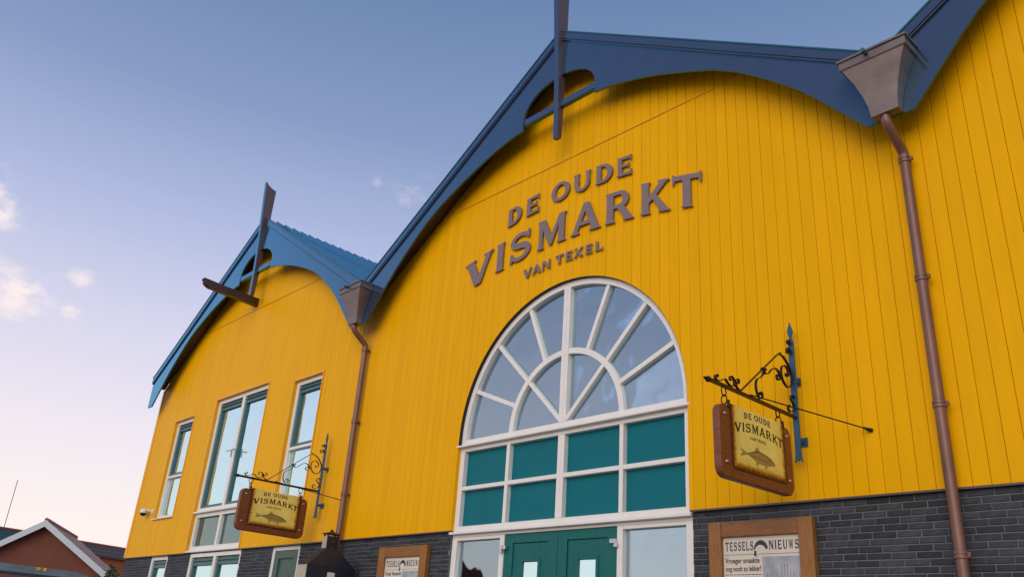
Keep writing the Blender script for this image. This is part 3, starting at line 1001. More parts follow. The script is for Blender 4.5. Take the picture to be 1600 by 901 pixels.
# ------------------------------------------------------------------ lettering
def stem(x0, x1, y0=0.0, y1=1.0, f0=0.045, f1=0.045):
    p = []
    p += [(x0 - f0, y0), (x1 + f0, y0), (x1 + f0, y0 + 0.03), (x1, y0 + 0.075)] if f0 else [(x0, y0), (x1, y0)]
    p += [(x1, y1 - 0.075), (x1 + f1, y1 - 0.03), (x1 + f1, y1), (x0 - f1, y1), (x0 - f1, y1 - 0.03), (x0, y1 - 0.075)] if f1 else [(x1, y1), (x0, y1)]
    if f0:
        p += [(x0, y0 + 0.075), (x0 - f0, y0 + 0.03)]
    return p
def arc(cx, cy, rx, ry, a0, a1, n=14):
    return [(cx + rx * math.cos(math.radians(a0 + (a1 - a0) * i / n)), cy + ry * math.sin(math.radians(a0 + (a1 - a0) * i / n))) for i in range(n + 1)]
def ring(cx, cy, RX, RY, rx, ry, a0, a1, n=14):
    return arc(cx, cy, RX, RY, a0, a1, n) + arc(cx, cy, rx, ry, a1, a0, n)
def sline(pts, ws):
    n = len(pts); L = []; R_ = []
    for i in range(n):
        a = Vector(pts[max(i - 1, 0)]); b = Vector(pts[min(i + 1, n - 1)])
        d = (b - a).normalized()
        nn = Vector((-d.y, d.x)) * ws[i] / 2
        L.append((pts[i][0] + nn.x, pts[i][1] + nn.y)); R_.append((pts[i][0] - nn.x, pts[i][1] - nn.y))
    return L + R_[::-1]
def s_glyph():
    pts, ws = [], []
    for i in range(11):
        a = math.radians(25 + (270 - 25) * i / 10)
        pts.append((0.40 + 0.29 * math.cos(a), 0.725 + 0.20 * math.sin(a)))
    for i in range(1, 12):
        a = math.radians(90 - (245) * i / 11)
        pts.append((0.40 + 0.31 * math.cos(a), 0.29 + 0.235 * math.sin(a) + 0.0))
    n = len(pts)
    for i in range(n):
        t = i / (n - 1)
        ws.append(0.135 + 0.085 * math.exp(-((t - 0.5) / 0.2) ** 2))
    return [sline(pts, ws), [(0.66, 0.70), (0.74, 0.70), (0.75, 0.99), (0.68, 0.99), (0.65, 0.86)], [(0.04, 0.01), (0.11, 0.01), (0.16, 0.13), (0.13, 0.32), (0.05, 0.32)]], 0.8
def bar_r(x0, x1, y0, y1, up=0.0, dn=0.0):
    return [(x0, y0), (x1 - 0.05, y0), (x1 - 0.02, y0 - dn), (x1 + 0.03, y0 - dn), (x1 + 0.01, (y0 + y1) / 2), (x1 + 0.03, y1 + up), (x1 - 0.02, y1 + up), (x1 - 0.05, y1), (x0, y1)]
GL = {}
GL['I'] = ([stem(0.05, 0.29)], 0.34)
GL['D'] = ([stem(0.05, 0.26), [(0.255, 1.0)] + arc(0.36, 0.5, 0.45, 0.5, 90, -90, 16) + [(0.255, 0.0), (0.255, 0.14)] + arc(0.34, 0.5, 0.24, 0.36, -90, 90, 16) + [(0.255, 0.86)]], 0.83)
GL['E'] = ([stem(0.05, 0.26), bar_r(0.255, 0.70, 0.85, 1.0, 0.03, 0.10), bar_r(0.255, 0.60, 0.44, 0.57, 0.06, 0.06), bar_r(0.255, 0.72, 0.0, 0.15, 0.10, 0.03)], 0.75)
GL['O'] = ([ring(0.5, 0.5, 0.5, 0.52, 0.27, 0.36, 90, 270, 18), ring(0.5, 0.5, 0.5, 0.52, 0.27, 0.36, -90, 90, 18)], 1.0)
GL['U'] = ([stem(0.06, 0.27, 0.40, 1.0, 0, 0.05), stem(0.66, 0.82, 0.40, 1.0, 0, 0.05), arc(0.44, 0.40, 0.38, 0.42, 180, 360, 16) + arc(0.465, 0.40, 0.195, 0.27, 360, 180, 16)], 0.88)
GL['V'] = ([[(-0.02, 1), (0.34, 1), (0.34, 0.96), (0.28, 0.93), (0.49, 0.30), (0.69, 0.93), (0.62, 0.96), (0.62, 1), (0.92, 1), (0.92, 0.96), (0.85, 0.93), (0.55, 0.0), (0.35, 0.0), (0.05, 0.93), (-0.02, 0.96)]], 0.92)
GL['A'] = ([[(-0.02, 0), (0.28, 0), (0.28, 0.04), (0.21, 0.075), (0.46, 0.72), (0.68, 0.075), (0.61, 0.04), (0.61, 0), (0.97, 0), (0.97, 0.04), (0.91, 0.075), (0.58, 1.0), (0.40, 1.0), (0.06, 0.075), (-0.02, 0.04)], [(0.28, 0.255), (0.62, 0.255), (0.575, 0.385), (0.33, 0.385)]], 0.97)
GL['M'] = ([[(-0.02, 0), (0.23, 0), (0.23, 0.04), (0.18, 0.075), (0.18, 0.66), (0.46, 0.03), (0.55, 0.03), (0.82, 0.66), (0.82, 0.075), (0.77, 0.04), (0.77, 0), (1.10, 0), (1.10, 0.04), (1.04, 0.075), (1.04, 0.925), (1.10, 0.96), (1.10, 1), (0.83, 1), (0.54, 0.36), (0.26, 1), (-0.02, 1), (-0.02, 0.96), (0.04, 0.925), (0.04, 0.075), (-0.02, 0.04)]], 1.1)
GL['R'] = ([stem(0.05, 0.27), [(0.265, 1.0), (0.5, 1.0)] + arc(0.5, 0.72, 0.27, 0.28, 90, -90, 12)[1:] + [(0.265, 0.44), (0.265, 0.56), (0.47, 0.56)] + arc(0.47, 0.72, 0.11, 0.155, -90, 90, 10) + [(0.265, 0.875)], [(0.40, 0.438), (0.62, 0.47), (0.86, 0.09), (0.92, 0.04), (0.92, 0), (0.60, 0), (0.60, 0.04), (0.64, 0.075)]], 0.92)
GL['K'] = ([stem(0.05, 0.27), [(0.265, 0.32), (0.265, 0.52), (0.62, 0.925), (0.56, 0.96), (0.56, 1), (0.92, 1), (0.92, 0.96), (0.83, 0.92), (0.51, 0.56), (0.39, 0.44)], [(0.385, 0.445), (0.515, 0.565), (0.86, 0.09), (0.94, 0.04), (0.94, 0), (0.58, 0), (0.58, 0.04), (0.645, 0.075)]], 0.95)
GL['T'] = ([[(0.0, 1.05), (0.045, 1.05), (0.06, 1.0), (0.84, 1.0), (0.855, 1.05), (0.90, 1.05), (0.90, 0.72), (0.855, 0.72), (0.82, 0.85), (0.08, 0.85), (0.045, 0.72), (0.0, 0.72)], [(0.33, 0.852), (0.57, 0.852), (0.57, 0.075), (0.62, 0.03), (0.62, 0), (0.28, 0), (0.28, 0.03), (0.33, 0.075)]], 0.9)
GL['N'] = ([stem(0.06, 0.20, 0, 1, 0.06, 0.06), stem(0.74, 0.88, 0, 1, 0.06, 0.06), [(0.20, 1.0), (0.34, 1.0), (0.74, 0.36), (0.74, 0.0), (0.70, 0.0), (0.20, 0.76)]], 0.94)
GL['X'] = ([[(-0.02, 1), (0.34, 1), (0.34, 0.96), (0.29, 0.93), (0.88, 0.075), (0.94, 0.04), (0.94, 0), (0.58, 0), (0.58, 0.04), (0.63, 0.075), (0.04, 0.93), (-0.02, 0.96)], [(0.60, 1), (0.92, 1), (0.92, 0.96), (0.85, 0.93), (0.57, 0.56), (0.49, 0.66), (0.68, 0.93), (0.60, 0.96)], [(-0.02, 0), (0.30, 0), (0.30, 0.04), (0.23, 0.075), (0.43, 0.36), (0.35, 0.46), (0.06, 0.075), (-0.02, 0.04)]], 0.92)
GL['L'] = ([stem(0.05, 0.26), bar_r(0.255, 0.68, 0.0, 0.15, 0.12, 0.03)], 0.72)
GL['S'] = s_glyph()
GL['W'] = ([[(-0.02, 1), (0.28, 1), (0.28, 0.96), (0.23, 0.93), (0.38, 0.30), (0.55, 0.93), (0.50, 1), (0.72, 1), (0.90, 0.30), (1.05, 0.93), (0.98, 0.96), (0.98, 1), (1.24, 1), (1.24, 0.96), (1.17, 0.93), (0.93, 0.0), (0.80, 0.0), (0.61, 0.62), (0.43, 0.0), (0.29, 0.0), (0.04, 0.93), (-0.02, 0.96)]], 1.22)
LINES = [
    ('DE OUDE', 7.868, 0.305, [('D', -1.285, -0.965), ('E', -0.87, -0.59), ('O', -0.33, 0.045), ('U', 0.115, 0.46), ('D', 0.55, 0.875), ('E', 0.945, 1.215)]),
    ('VISMARKT', 7.168, 0.475, [('V', -2.22, -1.575), ('I', -1.49, -1.305), ('S', -1.185, -0.725), ('M', -0.565, 0.0), ('A', 0.11, 0.665), ('R', 0.75, 1.25), ('K', 1.37, 1.855), ('T', 1.89, 2.335)]),
    ('VAN TEXEL', 6.808, 0.142, [('V', -0.85, -0.665), ('A', -0.655, -0.475), ('N', -0.455, -0.285), ('T', -0.175, -0.03), ('E', 0.015, 0.145), ('X', 0.18, 0.35), ('E', 0.395, 0.525), ('L', 0.575, 0.72)]),
]
def warp(ch, xa, xb, zb, h):
    polys, w = GL[ch]
    def fn(a, b):
        x = xa + (xb - xa) * a / w
        return x, zb + h * b - 0.052 * x * x
    def dens(p):        # subdivide long edges so that the arch bends the letters
        o = []
        for i in range(len(p)):
            a, b = p[i], p[(i + 1) % len(p)]
            o.append(a)
            if abs(b[0] - a[0]) > 0.3:
                o += [(a[0] + (b[0] - a[0]) * k / 3, a[1] + (b[1] - a[1]) * k / 3) for k in (1, 2)]
        return o
    return [[fn(*q) for q in dens(p)] for p in polys]
LET = empty('facade_lettering', (0, -0.03, 7.2), 'raised mauve grey letters DE OUDE VISMARKT VAN TEXEL above the arched window', 'lettering')
for (nm, zb, h, chars) in LINES:
    for ch, xa, xb in chars:
        mb = MB()
        th = 0.020 if h > 0.2 else 0.016
        for i, poly in enumerate(warp(ch, xa, xb, zb, h)):
            e = 0.0012 * i
            mb.prism(poly, lambda a, b: (a, 0.010 - th - e, b - 7.2), lambda a, b: (a, 0.010 - e * 0.3, b - 7.2))
        # standoff pins
        zc = zb + h * 0.5 - 0.052 * ((xa + xb) / 2) ** 2 - 7.2
        mb.tube([((xa * 0.65 + xb * 0.35), 0.009, zc), ((xa * 0.65 + xb * 0.35), 0.035, zc)], 0.006, 6)
        mb.build('letter', LETTER, LET)

# ------------------------------------------------------------------ hanging signs and their brackets
BX = 3.43
def spiral(cy, cz, r0, r1, a0, a1, n=18):
    return [(cy + (r0 + (r1 - r0) * i / n) * math.cos(math.radians(a0 + (a1 - a0) * i / n)), cz + (r0 + (r1 - r0) * i / n) * math.sin(math.radians(a0 + (a1 - a0) * i / n))) for i in range(n + 1)]
def smooth_path(pts, n=6):
    o = []
    P = [pts[0]] + pts + [pts[-1]]
    for i in range(1, len(P) - 2):
        p0, p1, p2, p3 = [Vector(q) for q in P[i - 1:i + 3]]
        for k in range(n):
            t = k / n
            q = 0.5 * ((2 * p1) + (p2 - p0) * t + (2 * p0 - 5 * p1 + 4 * p2 - p3) * t * t + (3 * p1 - p0 - 3 * p2 + p3) * t ** 3)
            o.append((q.x, q.y))
    o.append(tuple(pts[-1]))
    return o
def make_bracket():
    B = empty('sign_bracket', (0, 0, 0), 'scrolled wrought iron bracket on blue strip, fixed right of the arched window', 'bracket', 'scrolled iron sign brackets')
    Y = -0.115
    # wall strip with spear top and fishtail foot, facing the street
    h = 0.030
    prof = [(-0.040, 3.545), (-0.018, 3.575), (0.0, 3.56), (0.018, 3.575), (0.040, 3.545), (0.032, 3.62), (h, 3.66), (h, 4.80), (0.022, 4.83), (0.010, 4.855), (0.022, 4.89), (0.030, 4.925), (0.020, 4.965), (0.006, 5.00), (0.0, 5.03), (-0.006, 5.00), (-0.020, 4.965), (-0.030, 4.925), (-0.022, 4.89), (-0.010, 4.855), (-0.022, 4.83), (-h, 4.80), (-h, 3.66), (-0.032, 3.62)]
    MB().prism(prof, lambda a, b: (a, Y - 0.010, b), lambda a, b: (a, Y + 0.010, b)).build('wall_strip', BLUEIRON, B)
    for z, pw in ((3.77, 0.05), (4.40, 0.02)):
        MB().box(-0.014, 0.014, Y + 0.010, -0.016, z - 0.02, z + 0.02).box(-pw, pw, -0.016, -0.0015, z - 0.045, z + 0.045).build('standoff', BLUEIRON, B)
    # arm
    a = MB().box(-0.015, 0.015, -1.62, Y - 0.010, 3.985, 4.015)
    a.build('arm', IRON, B)
    MB().lathe([(0.0005, -0.105), (0.030, -0.02), (0.012, -0.018), (0.020, 0.0), (0.016, 0.02)], (0, -1.62, 4.0), 'y', 10).build('arrow_tip', IRON, B)
    w = 0.013
    # long scroll bar: curl by the arm, straight rise, over the top and down to the strip in a big spiral
    p = spiral(-1.165, 4.112, 0.010, 0.042, 500, 180, 22)
    p += smooth_path([(-1.205, 4.09), (-1.19, 4.05), (-1.13, 4.022), (-1.09, 4.045), (-0.42, 4.575), (-0.345, 4.605), (-0.27, 4.585), (-0.19, 4.52), (-0.145, 4.43), (-0.16, 4.34), (-0.215, 4.290), (-0.275, 4.295), (-0.33, 4.34), (-0.352, 4.41), (-0.335, 4.475), (-0.285, 4.505), (-0.23, 4.49), (-0.205, 4.445), (-0.222, 4.405), (-0.255, 4.405), (-0.265, 4.43)], 5)[1:]
    MB().ribbon(p, -w, w, 0.008).build('scroll', IRON, B)
    p = smooth_path([(-0.385, 4.355), (-0.405, 4.375), (-0.435, 4.368), (-0.445, 4.335), (-0.42, 4.315), (-0.39, 4.325), (-0.365, 4.36)], 5)
    p2 = smooth_path([(-0.365, 4.36), (-0.41, 4.41), (-0.475, 4.425), (-0.54, 4.39), (-0.60, 4.335), (-0.65, 4.318), (-0.675, 4.345), (-0.66, 4.37), (-0.64, 4.355)], 5)
    MB().ribbon(p + p2[1:], -w, w, 0.007).build('scroll', IRON, B)
    p = smooth_path([(-0.725, 4.345), (-0.71, 4.365), (-0.69, 4.35), (-0.70, 4.30), (-0.75, 4.255), (-0.82, 4.215), (-0.845, 4.15), (-0.83, 4.075), (-0.79, 4.035), (-0.745, 4.045), (-0.735, 4.085), (-0.76, 4.105), (-0.782, 4.088), (-0.77, 4.07)], 5)
    MB().ribbon(p, -w, w, 0.007).build('scroll', IRON, B)
    p = spiral(-1.505, 4.075, 0.008, 0.030, 420, 200, 14)
    p += smooth_path([(-1.533, 4.063), (-1.52, 4.03), (-1.46, 4.030), (-1.40, 4.062), (-1.365, 4.07), (-1.33, 4.045), (-1.27, 4.026), (-1.225, 4.05), (-1.225, 4.10), (-1.25, 4.125), (-1.285, 4.12), (-1.29, 4.09), (-1.268, 4.085)], 5)[1:]
    MB().ribbon(p, -w, w, 0.007).build('scroll', IRON, B)
    for (cz, r) in ((4.69, 0.045), (4.79, 0.032)):
        MB().ribbon(spiral(-0.125 - r - 0.01, cz, r * 0.25, r, 480, -20, 22), -w, w, 0.007).build('scroll', IRON, B)
    p = smooth_path([(-0.13, 4.20), (-0.155, 4.225), (-0.19, 4.205), (-0.185, 4.165), (-0.14, 4.13), (-0.13, 4.10), (-0.16, 4.06), (-0.22, 4.035), (-0.262, 4.06), (-0.245, 4.10), (-0.215, 4.085)], 5)
    MB().ribbon(p, -w, w, 0.007).build('scroll', IRON, B)
    # stay rod to the wall
    MB().tube([(0.012, -0.98, 4.02), (0.70, -0.012, 3.800)], 0.007, 8).build('stay_rod', IRON, B)
    MB().tube([(0.655, -0.075, 3.815), (0.705, -0.004, 3.798)], [0.010, 0.022], 10).build('stay_foot', IRON, B)
    return B
def rrect(y0, y1, z0, z1, rs, n=7):
    pts = []
    for (cy, cz, a0, r) in ((y1 - rs[0], z1 - rs[0], 0, rs[0]), (y0 + rs[1], z1 - rs[1], 90, rs[1]), (y0 + rs[2], z0 + rs[2], 180, rs[2]), (y1 - rs[3], z0 + rs[3], 270, rs[3])):
        pts += arc(cy, cz, r, r, a0, a0 + 90, n)
    return pts
def make_sign():
    S = empty('hanging_sign', (0, 0, 0), 'wooden hanging sign with fish and DE OUDE VISMARKT, right of the arched window', 'sign', 'wooden fish signs on iron brackets')
    t = 0.036
    outl = rrect(-1.550, -0.315, 3.165, 3.822, (0.085, 0.085, 0.10, 0.10))
    inner = rrect(-1.542, -0.323, 3.173, 3.814, (0.08, 0.08, 0.095, 0.095))
    n = len(outl)
    vs = [(t, *q) for q in inner] + [(t - 0.008, *q) for q in outl] + [(-t + 0.008, *q) for q in outl] + [(-t, *q) for q in inner]
    fs = [tuple(range(n)), tuple(range(4 * n - 1, 3 * n - 1, -1))]
    for r in range(3):
        fs += [(r * n + i, r * n + n + i, r * n + n + (i + 1) % n, r * n + (i + 1) % n) for i in range(n)]
    MB().add(vs, fs).build('board', WOODD, S)
    pl = rrect(-1.372, -0.452, 3.262, 3.842, (0.004, 0.004, 0.05, 0.03), 4)
    MB().prism(pl, lambda a, b: (t + 0.007, a, b), lambda a, b: (t - 0.004, a, b)).build('plate', PARCH, S)
    xp = t + 0.0078
    K = 0.180
    for (nm, zb, h, chars) in LINES:
        mb = MB()
        for ch, xa, xb in chars:
            for i, poly in enumerate(warp(ch, xa, xb, zb, h)):
                mb.prism([(-0.922 + K * a, 3.640 + K * (b - 7.168)) for a, b in poly], lambda a, b: (xp + 0.0006 + 0.0003 * i, a, b), lambda a, b: (xp - 0.0003 * (1 + i), a, b))
        mb.build('printed_line', INK, S)
    # the fish: body, fins, gill line, eye and scale rows
    fishm = mat('fish_print', (0.52, 0.40, 0.10), 0.6, color2=(0.20, 0.13, 0.03), nscale=70, stretch=(1, 1, 2))
    body = smooth_path([(-1.12, 3.432), (-1.06, 3.452), (-0.98, 3.478), (-0.90, 3.482), (-0.82, 3.470), (-0.74, 3.446), (-0.685, 3.418), (-0.660, 3.398), (-0.675, 3.378), (-0.73, 3.366), (-0.80, 3.355), (-0.90, 3.350), (-0.98, 3.362), (-1.06, 3.396), (-1.12, 3.414)], 4)
    tail = [(-1.118, 3.431), (-1.15, 3.436), (-1.20, 3.450), (-1.245, 3.472), (-1.225, 3.438), (-1.205, 3.424), (-1.235, 3.402), (-1.245, 3.378), (-1.19, 3.392), (-1.15, 3.408), (-1.118, 3.415)]
    fins = [[(-1.01, 3.470), (-0.985, 3.510), (-0.962, 3.528), (-0.94, 3.512), (-0.915, 3.4835), (-0.96, 3.482)],
            [(-0.985, 3.360), (-0.95, 3.353), (-0.955, 3.335), (-0.98, 3.322), (-0.992, 3.334)],
            [(-0.83, 3.353), (-0.79, 3.3555), (-0.805, 3.335), (-0.835, 3.310), (-0.842, 3.318)]]
    sq = lambda L_: [(a_, 3.425 + (b_ - 3.415) * 0.84) for a_, b_ in L_]
    body, tail, fins = sq(body), sq(tail), [sq(q_) for q_ in fins]
    F = MB()
    F.prism(body, lambda a, b: (xp + 0.0010, a, b), lambda a, b: (xp - 0.0006, a, b))
    F.prism(tail, lambda a, b: (xp + 0.0008, a, b), lambda a, b: (xp - 0.0008, a, b))
    for f in fins:
        F.prism(f, lambda a, b: (xp + 0.0006, a, b), lambda a, b: (xp - 0.0010, a, b))
    F = F.build('fish_print', fishm, S)
    D = MB()
    top = [q for q in body if q[1] > 3.438]
    D.ribbon([(q[0], q[1] - 0.003) for q in sorted(top)], xp + 0.0002, xp + 0.0018, 0.0075)
    D.ribbon(smooth_path([(-0.745, 3.446), (-0.762, 3.418), (-0.748, 3.390)], 5), xp + 0.0002, xp + 0.0018, 0.004)
    D.ribbon(smooth_path([(-1.10, 3.424), (-0.95, 3.418), (-0.77, 3.413)], 5), xp + 0.0002, xp + 0.0018, 0.003)
    D.lathe([(0.0075, 0.0), (0.0075, 0.002)], (xp, -0.708, 3.422), 'x', 8)
    for i in range(9):
        yy = -1.05 + i * 0.033
        D.ribbon([(yy, 3.455 + 0.012 * math.sin(i / 8 * PI)), (yy + 0.016, 3.436), (yy + 0.008, 3.408)], xp + 0.0003, xp + 0.0015, 0.0016)
    D.build('ink_lines', INK, F)
    for (y, z) in ((-1.455, 3.735), (-1.455, 3.305), (-0.392, 3.735), (-0.392, 3.305)):
        MB().lathe([(0.021, 0.0), (0.020, 0.006), (0.013, 0.013), (0.004, 0.016)], (t - 0.0005, y, z), 'x', 12).build('rivet', RIVET, S, smooth=60)
    for y in (-1.40, -0.47):
        ringpts = [(0, y + 0.036 * math.cos(a * PI / 8), 3.955 + 0.045 * math.sin(a * PI / 8)) for a in range(17)]
        MB().tube(ringpts, 0.006, 8, caps=False).build('hanging_ring', IRON, S, smooth=60)
        r2 = [(0.030 * math.cos(a * PI / 8), y, 3.880 + 0.042 * math.sin(a * PI / 8)) for a in range(17)]
        MB().tube(r2, 0.006, 8, caps=False).box(t - 0.004, t + 0.016, y - 0.012, y + 0.012, 3.80, 3.868).build('shackle', IRON, S, smooth=60)
    return S
B1 = make_bracket(); B1.location = (BX, 0, 0)
B2 = copy_tree(B1); B2.location = (-5.62, 0, 0.03)
B2['label'] = 'scrolled wrought iron bracket on blue strip, beside the left downpipe and smoke oven'
S1 = make_sign(); S1.location = (BX, 0.012, -0.018); S1.rotation_euler = (math.radians(1.0), 0, 0)
# rotate about the hanging point rather than the origin
_p = Vector((0, -0.93, 4.0)); _q = Matrix.Rotation(math.radians(1.0), 3, 'X') @ _p
S1.location = Vector((BX, 0, 0)) + (_p - _q)
S2 = copy_tree(S1); S2.rotation_euler = (0, 0, 0); S2.location = (-5.62, 0, 0.03)
S2['label'] = 'wooden hanging sign with fish and DE OUDE VISMARKT, in front of the left gable windows'

# ------------------------------------------------------------------ newspaper cases on the brick
def text_mesh(body, size, name, m, parent, loc, sx=1.0, extr=0.0006):
    cu = bpy.data.curves.new(name, 'FONT')
    cu.body = body
    cu.size = size
    cu.extrude = extr
    cu.offset = 0.022
    to = bpy.data.objects.new(name + '_tmp', cu)
    COL.objects.link(to)
    dg = bpy.context.evaluated_depsgraph_get()
    me = bpy.data.meshes.new_from_object(to.evaluated_get(dg))
    bpy.data.objects.remove(to)
    bpy.data.curves.remove(cu)
    xs = [v.co.x for v in me.vertices]
    wd = max(xs) - min(xs)
    me.materials.clear(); me.materials.append(m)
    o = bpy.data.objects.new(name, me)
    COL.objects.link(o)
    o.parent = parent
    o.location = loc
    o.rotation_euler = (PI / 2, 0, 0)
    return o, wd
def photo_mat():
    m = mat('printed_photograph', (0.20, 0.25, 0.33), 0.6, color2=(0.52, 0.51, 0.52), nscale=4.5)
    return m
PHOTO = photo_mat()
def news_case(x0, x1, zt, label, head, hw):
    N_ = empty('newspaper_case', ((x0 + x1) / 2, 0, 1.3), label, 'notice case', 'oak framed newspaper cases')
    ox, oz = (x0 + x1) / 2, 1.3
    zb = 1.35
    w = 0.152
    y0, y1 = -0.055, 0.018
    def bx(nm, a, b, c, d, m, yy0=y0, yy1=y1):
        return MB().bbox(a - ox, b - ox, yy0, yy1, c - oz, d - oz, 0.006).build(nm, m, N_)
    bx('stile', x0, x0 + w, zb, zt, OAK)
    bx('stile', x1 - w, x1, zb, zt, OAK)
    bx('rail', x0 + w + 0.001, x1 - w - 0.001, zt - w, zt - 0.002, OAKH, y0 + 0.004)
    bx('rail', x0 + w + 0.001, x1 - w - 0.001, zb, zb + w, OAKH, y0 + 0.004)
    P = MB().box(x0 + w - 0.01 - ox, x1 - w + 0.01 - ox, -0.012, 0.016, zb + w - 0.01 - oz, zt - w + 0.01 - oz).build('newspaper', PAPER, N_)
    W = x1 - x0 - 2 * w
    xa, zz = x0 + w - ox, zt - w - oz
    yp = -0.0128
    def txt(s, x, z, width, height, m):
        o, wd = text_mesh(s, 1.0, 'printed_line', m, P, (x, yp, z))
        o.scale = (width / wd, height / 0.73, 1)
    for word, wx, ww in (('TESSELS', xa + 0.025, 0.325), ('NIEUWS', xa + 0.525, W - 0.545)):
        tot = sum(GL[c_][1] * (0.75 if c_ == 'W' else 1) + 0.28 for c_ in word) - 0.28
        kx = ww / tot
        mb = MB()
        for c_ in word:
            f_ = 0.75 if c_ == 'W' else 1
            for i, poly in enumerate(GL[c_][0]):
                mb.prism([(wx + a * kx * f_, zz - 0.135 + 0.088 * b) for a, b in poly], lambda a, b: (a, yp - 0.0006 - 0.0003 * i, b), lambda a, b: (a, yp + 0.0003 + 0.0002 * i, b))
            wx += (GL[c_][1] * f_ + 0.28) * kx
        mb.build('printed_masthead', NINK, P)
    # leaping fish between the words
    e = MB()
    up = arc(xa + 0.435, zz - 0.140, 0.080, 0.100, 172, 12, 14)
    dn = arc(xa + 0.428, zz - 0.145, 0.062, 0.060, 12, 168, 14)
    e.prism(up + dn, lambda a, b: (a, yp - 0.0008, b), lambda a, b: (a, yp + 0.0005, b))
    e.prism([(xa + 0.36, zz - 0.136), (xa + 0.385, zz - 0.146), (xa + 0.378, zz - 0.185), (xa + 0.395, zz - 0.20), (xa + 0.355, zz - 0.190)], lambda a, b: (a, yp - 0.0006, b), lambda a, b: (a, yp + 0.0007, b))
    e.build('printed_fish', NINK, P)
    MB().box(xa + 0.015, xa + W - 0.015, yp - 0.0006, yp + 0.0006, zz - 0.176, zz - 0.172).build('printed_rule', NINKB, P)
    for i, s in enumerate(head):
        txt(s, xa + 0.02, zz - 0.255 - 0.078 * i, hw[i], 0.052, NINKB)
    # columns of fine print
    fp = MB()
    for i in range(26):
        zl = zz - 0.37 - i * 0.026
        xx = xa + 0.02
        while xx < xa + 0.40:
            l = random.uniform(0.02, 0.05)
            if i not in (3, 4) and not (4 < i < 14 and xx > xa + 0.2):
                fp.box(xx, min(xx + l, xa + 0.425), yp - 0.0005, yp + 0.0005, zl, zl + 0.007)
            xx += l + 0.008
    fp.build('fine_print', NINKB, P)
    ph = MB().box(xa + 0.445, xa + W - 0.01, yp - 0.0006, yp + 0.0006, zz - 0.80, zz - 0.200).build('printed_photo', PHOTO, P)
    ph2 = MB()
    for i in range(13):
        mx = xa + 0.46 + i * (W - 0.49) / 12
        hh = random.uniform(0.06, 0.26)
        ph2.box(mx, mx + 0.004, yp - 0.0014, yp - 0.0007, zz - 0.60, zz - 0.52 + hh)
        ph2.prism([(mx - 0.03, zz - 0.60), (mx + 0.04, zz - 0.60), (mx + 0.01, zz - 0.46 - random.uniform(0, 0.06)), (mx, zz - 0.45)], lambda a, b: (a, yp - 0.0012 - 0.00005 * i, b), lambda a, b: (a, yp - 0.0007, b))
    ph2.build('printed_masts', mat('photo_dark', (0.10, 0.10, 0.13), 0.6), P)
    MB().box(xa + 0.225, xa + 0.43, yp - 0.0006, yp + 0.0006, zz - 0.70, zz - 0.49).build('printed_photo', mat('photo_dim', (0.12, 0.13, 0.17), 0.6, var=0.4, nscale=9), P)
    return N_
news_case(2.310, 3.482, 3.040, 'oak framed newspaper case on brick under the right hanging sign', ['Vroeger smaakte', 'nog nooit zo lekker!'], [0.395, 0.405])
news_case(-3.662, -2.478, 3.022, 'oak framed newspaper case on brick between smoke oven and entrance', ['Oude Vismarkt', 'heeden open'], [0.40, 0.34])

# ------------------------------------------------------------------ smoke oven
SO = empty('smoke_oven', (-4.335, -0.52, 0), 'black sheet metal smoke oven with pyramid hood and square chimney by the wall', 'oven')
ax, ay = 0.145, 0.42
b = MB().box(-ax, ax, -ay, ay, 0.25, 2.48)
b.build('cabinet', SMOKEB, SO)
def frustum(x0, y0, z0, x1, y1, z1, cx1=0, cy1=0):
    vs = [(-x0, -y0, z0), (x0, -y0, z0), (x0, y0, z0), (-x0, y0, z0), (cx1 - x1, cy1 - y1, z1), (cx1 + x1, cy1 - y1, z1), (cx1 + x1, cy1 + y1, z1), (cx1 - x1, cy1 + y1, z1)]
    return vs, [(3, 2, 1, 0), (4, 5, 6, 7), (0, 1, 5, 4), (1, 2, 6, 5), (2, 3, 7, 6), (3, 0, 4, 7)]
hm = MB()
hm.add(*frustum(ax + 0.008, ay + 0.008, 2.481, ax + 0.008, ay + 0.008, 2.70))
hm.build('hood_skirt', SMOKEB, SO)
hm = MB()
hm.add(*frustum(ax + 0.006, ay + 0.006, 2.701, 0.068, 0.108, 2.965))
hm.build('hood', SMOKEB, SO)
MB().box(-0.064, 0.064, -0.104, 0.104, 2.966, 3.155).build('chimney', SMOKEB, SO)
GALV = mat('galvanised_sheet', (0.50, 0.46, 0.36), 0.5, metal=0.4, var=0.12)
MB().box(-0.062, 0.062, -0.109, -0.1045, 2.97, 3.15).build('chimney_plate', GALV, SO)
MB().box(-ax + 0.005, ax - 0.005, -ay - 0.014, -ay - 0.0085, 0.4, 2.69).build('front_plate', GALV, SO)
cp = MB()
cp.add(*frustum(0.095, 0.140, 3.185, 0.03, 0.03, 3.225))
cp.box(-0.06, -0.04, -0.1, -0.08, 3.156, 3.184).box(0.04, 0.06, 0.08, 0.1, 3.156, 3.184).box(-0.06, -0.04, 0.08, 0.1, 3.156, 3.184).box(0.04, 0.06, -0.1, -0.08, 3.156, 3.184)
cp.lathe([(0.025, 3.2251), (0.03, 3.24), (0.012, 3.26)], (0, 0, 0), 'z', 8)
cp.build('chimney_cap', SMOKEB, SO)
for z in (2.98, 3.08):
    MB().lathe([(0.008, 0.0), (0.006, 0.006)], (0.064, 0.0, z), 'x', 8).build('bolt', STEEL, SO)
MB().box(ax + 0.009, ax + 0.012, -0.07, 0.06, 2.545, 2.615).build('maker_plate', PLASTW, SO)
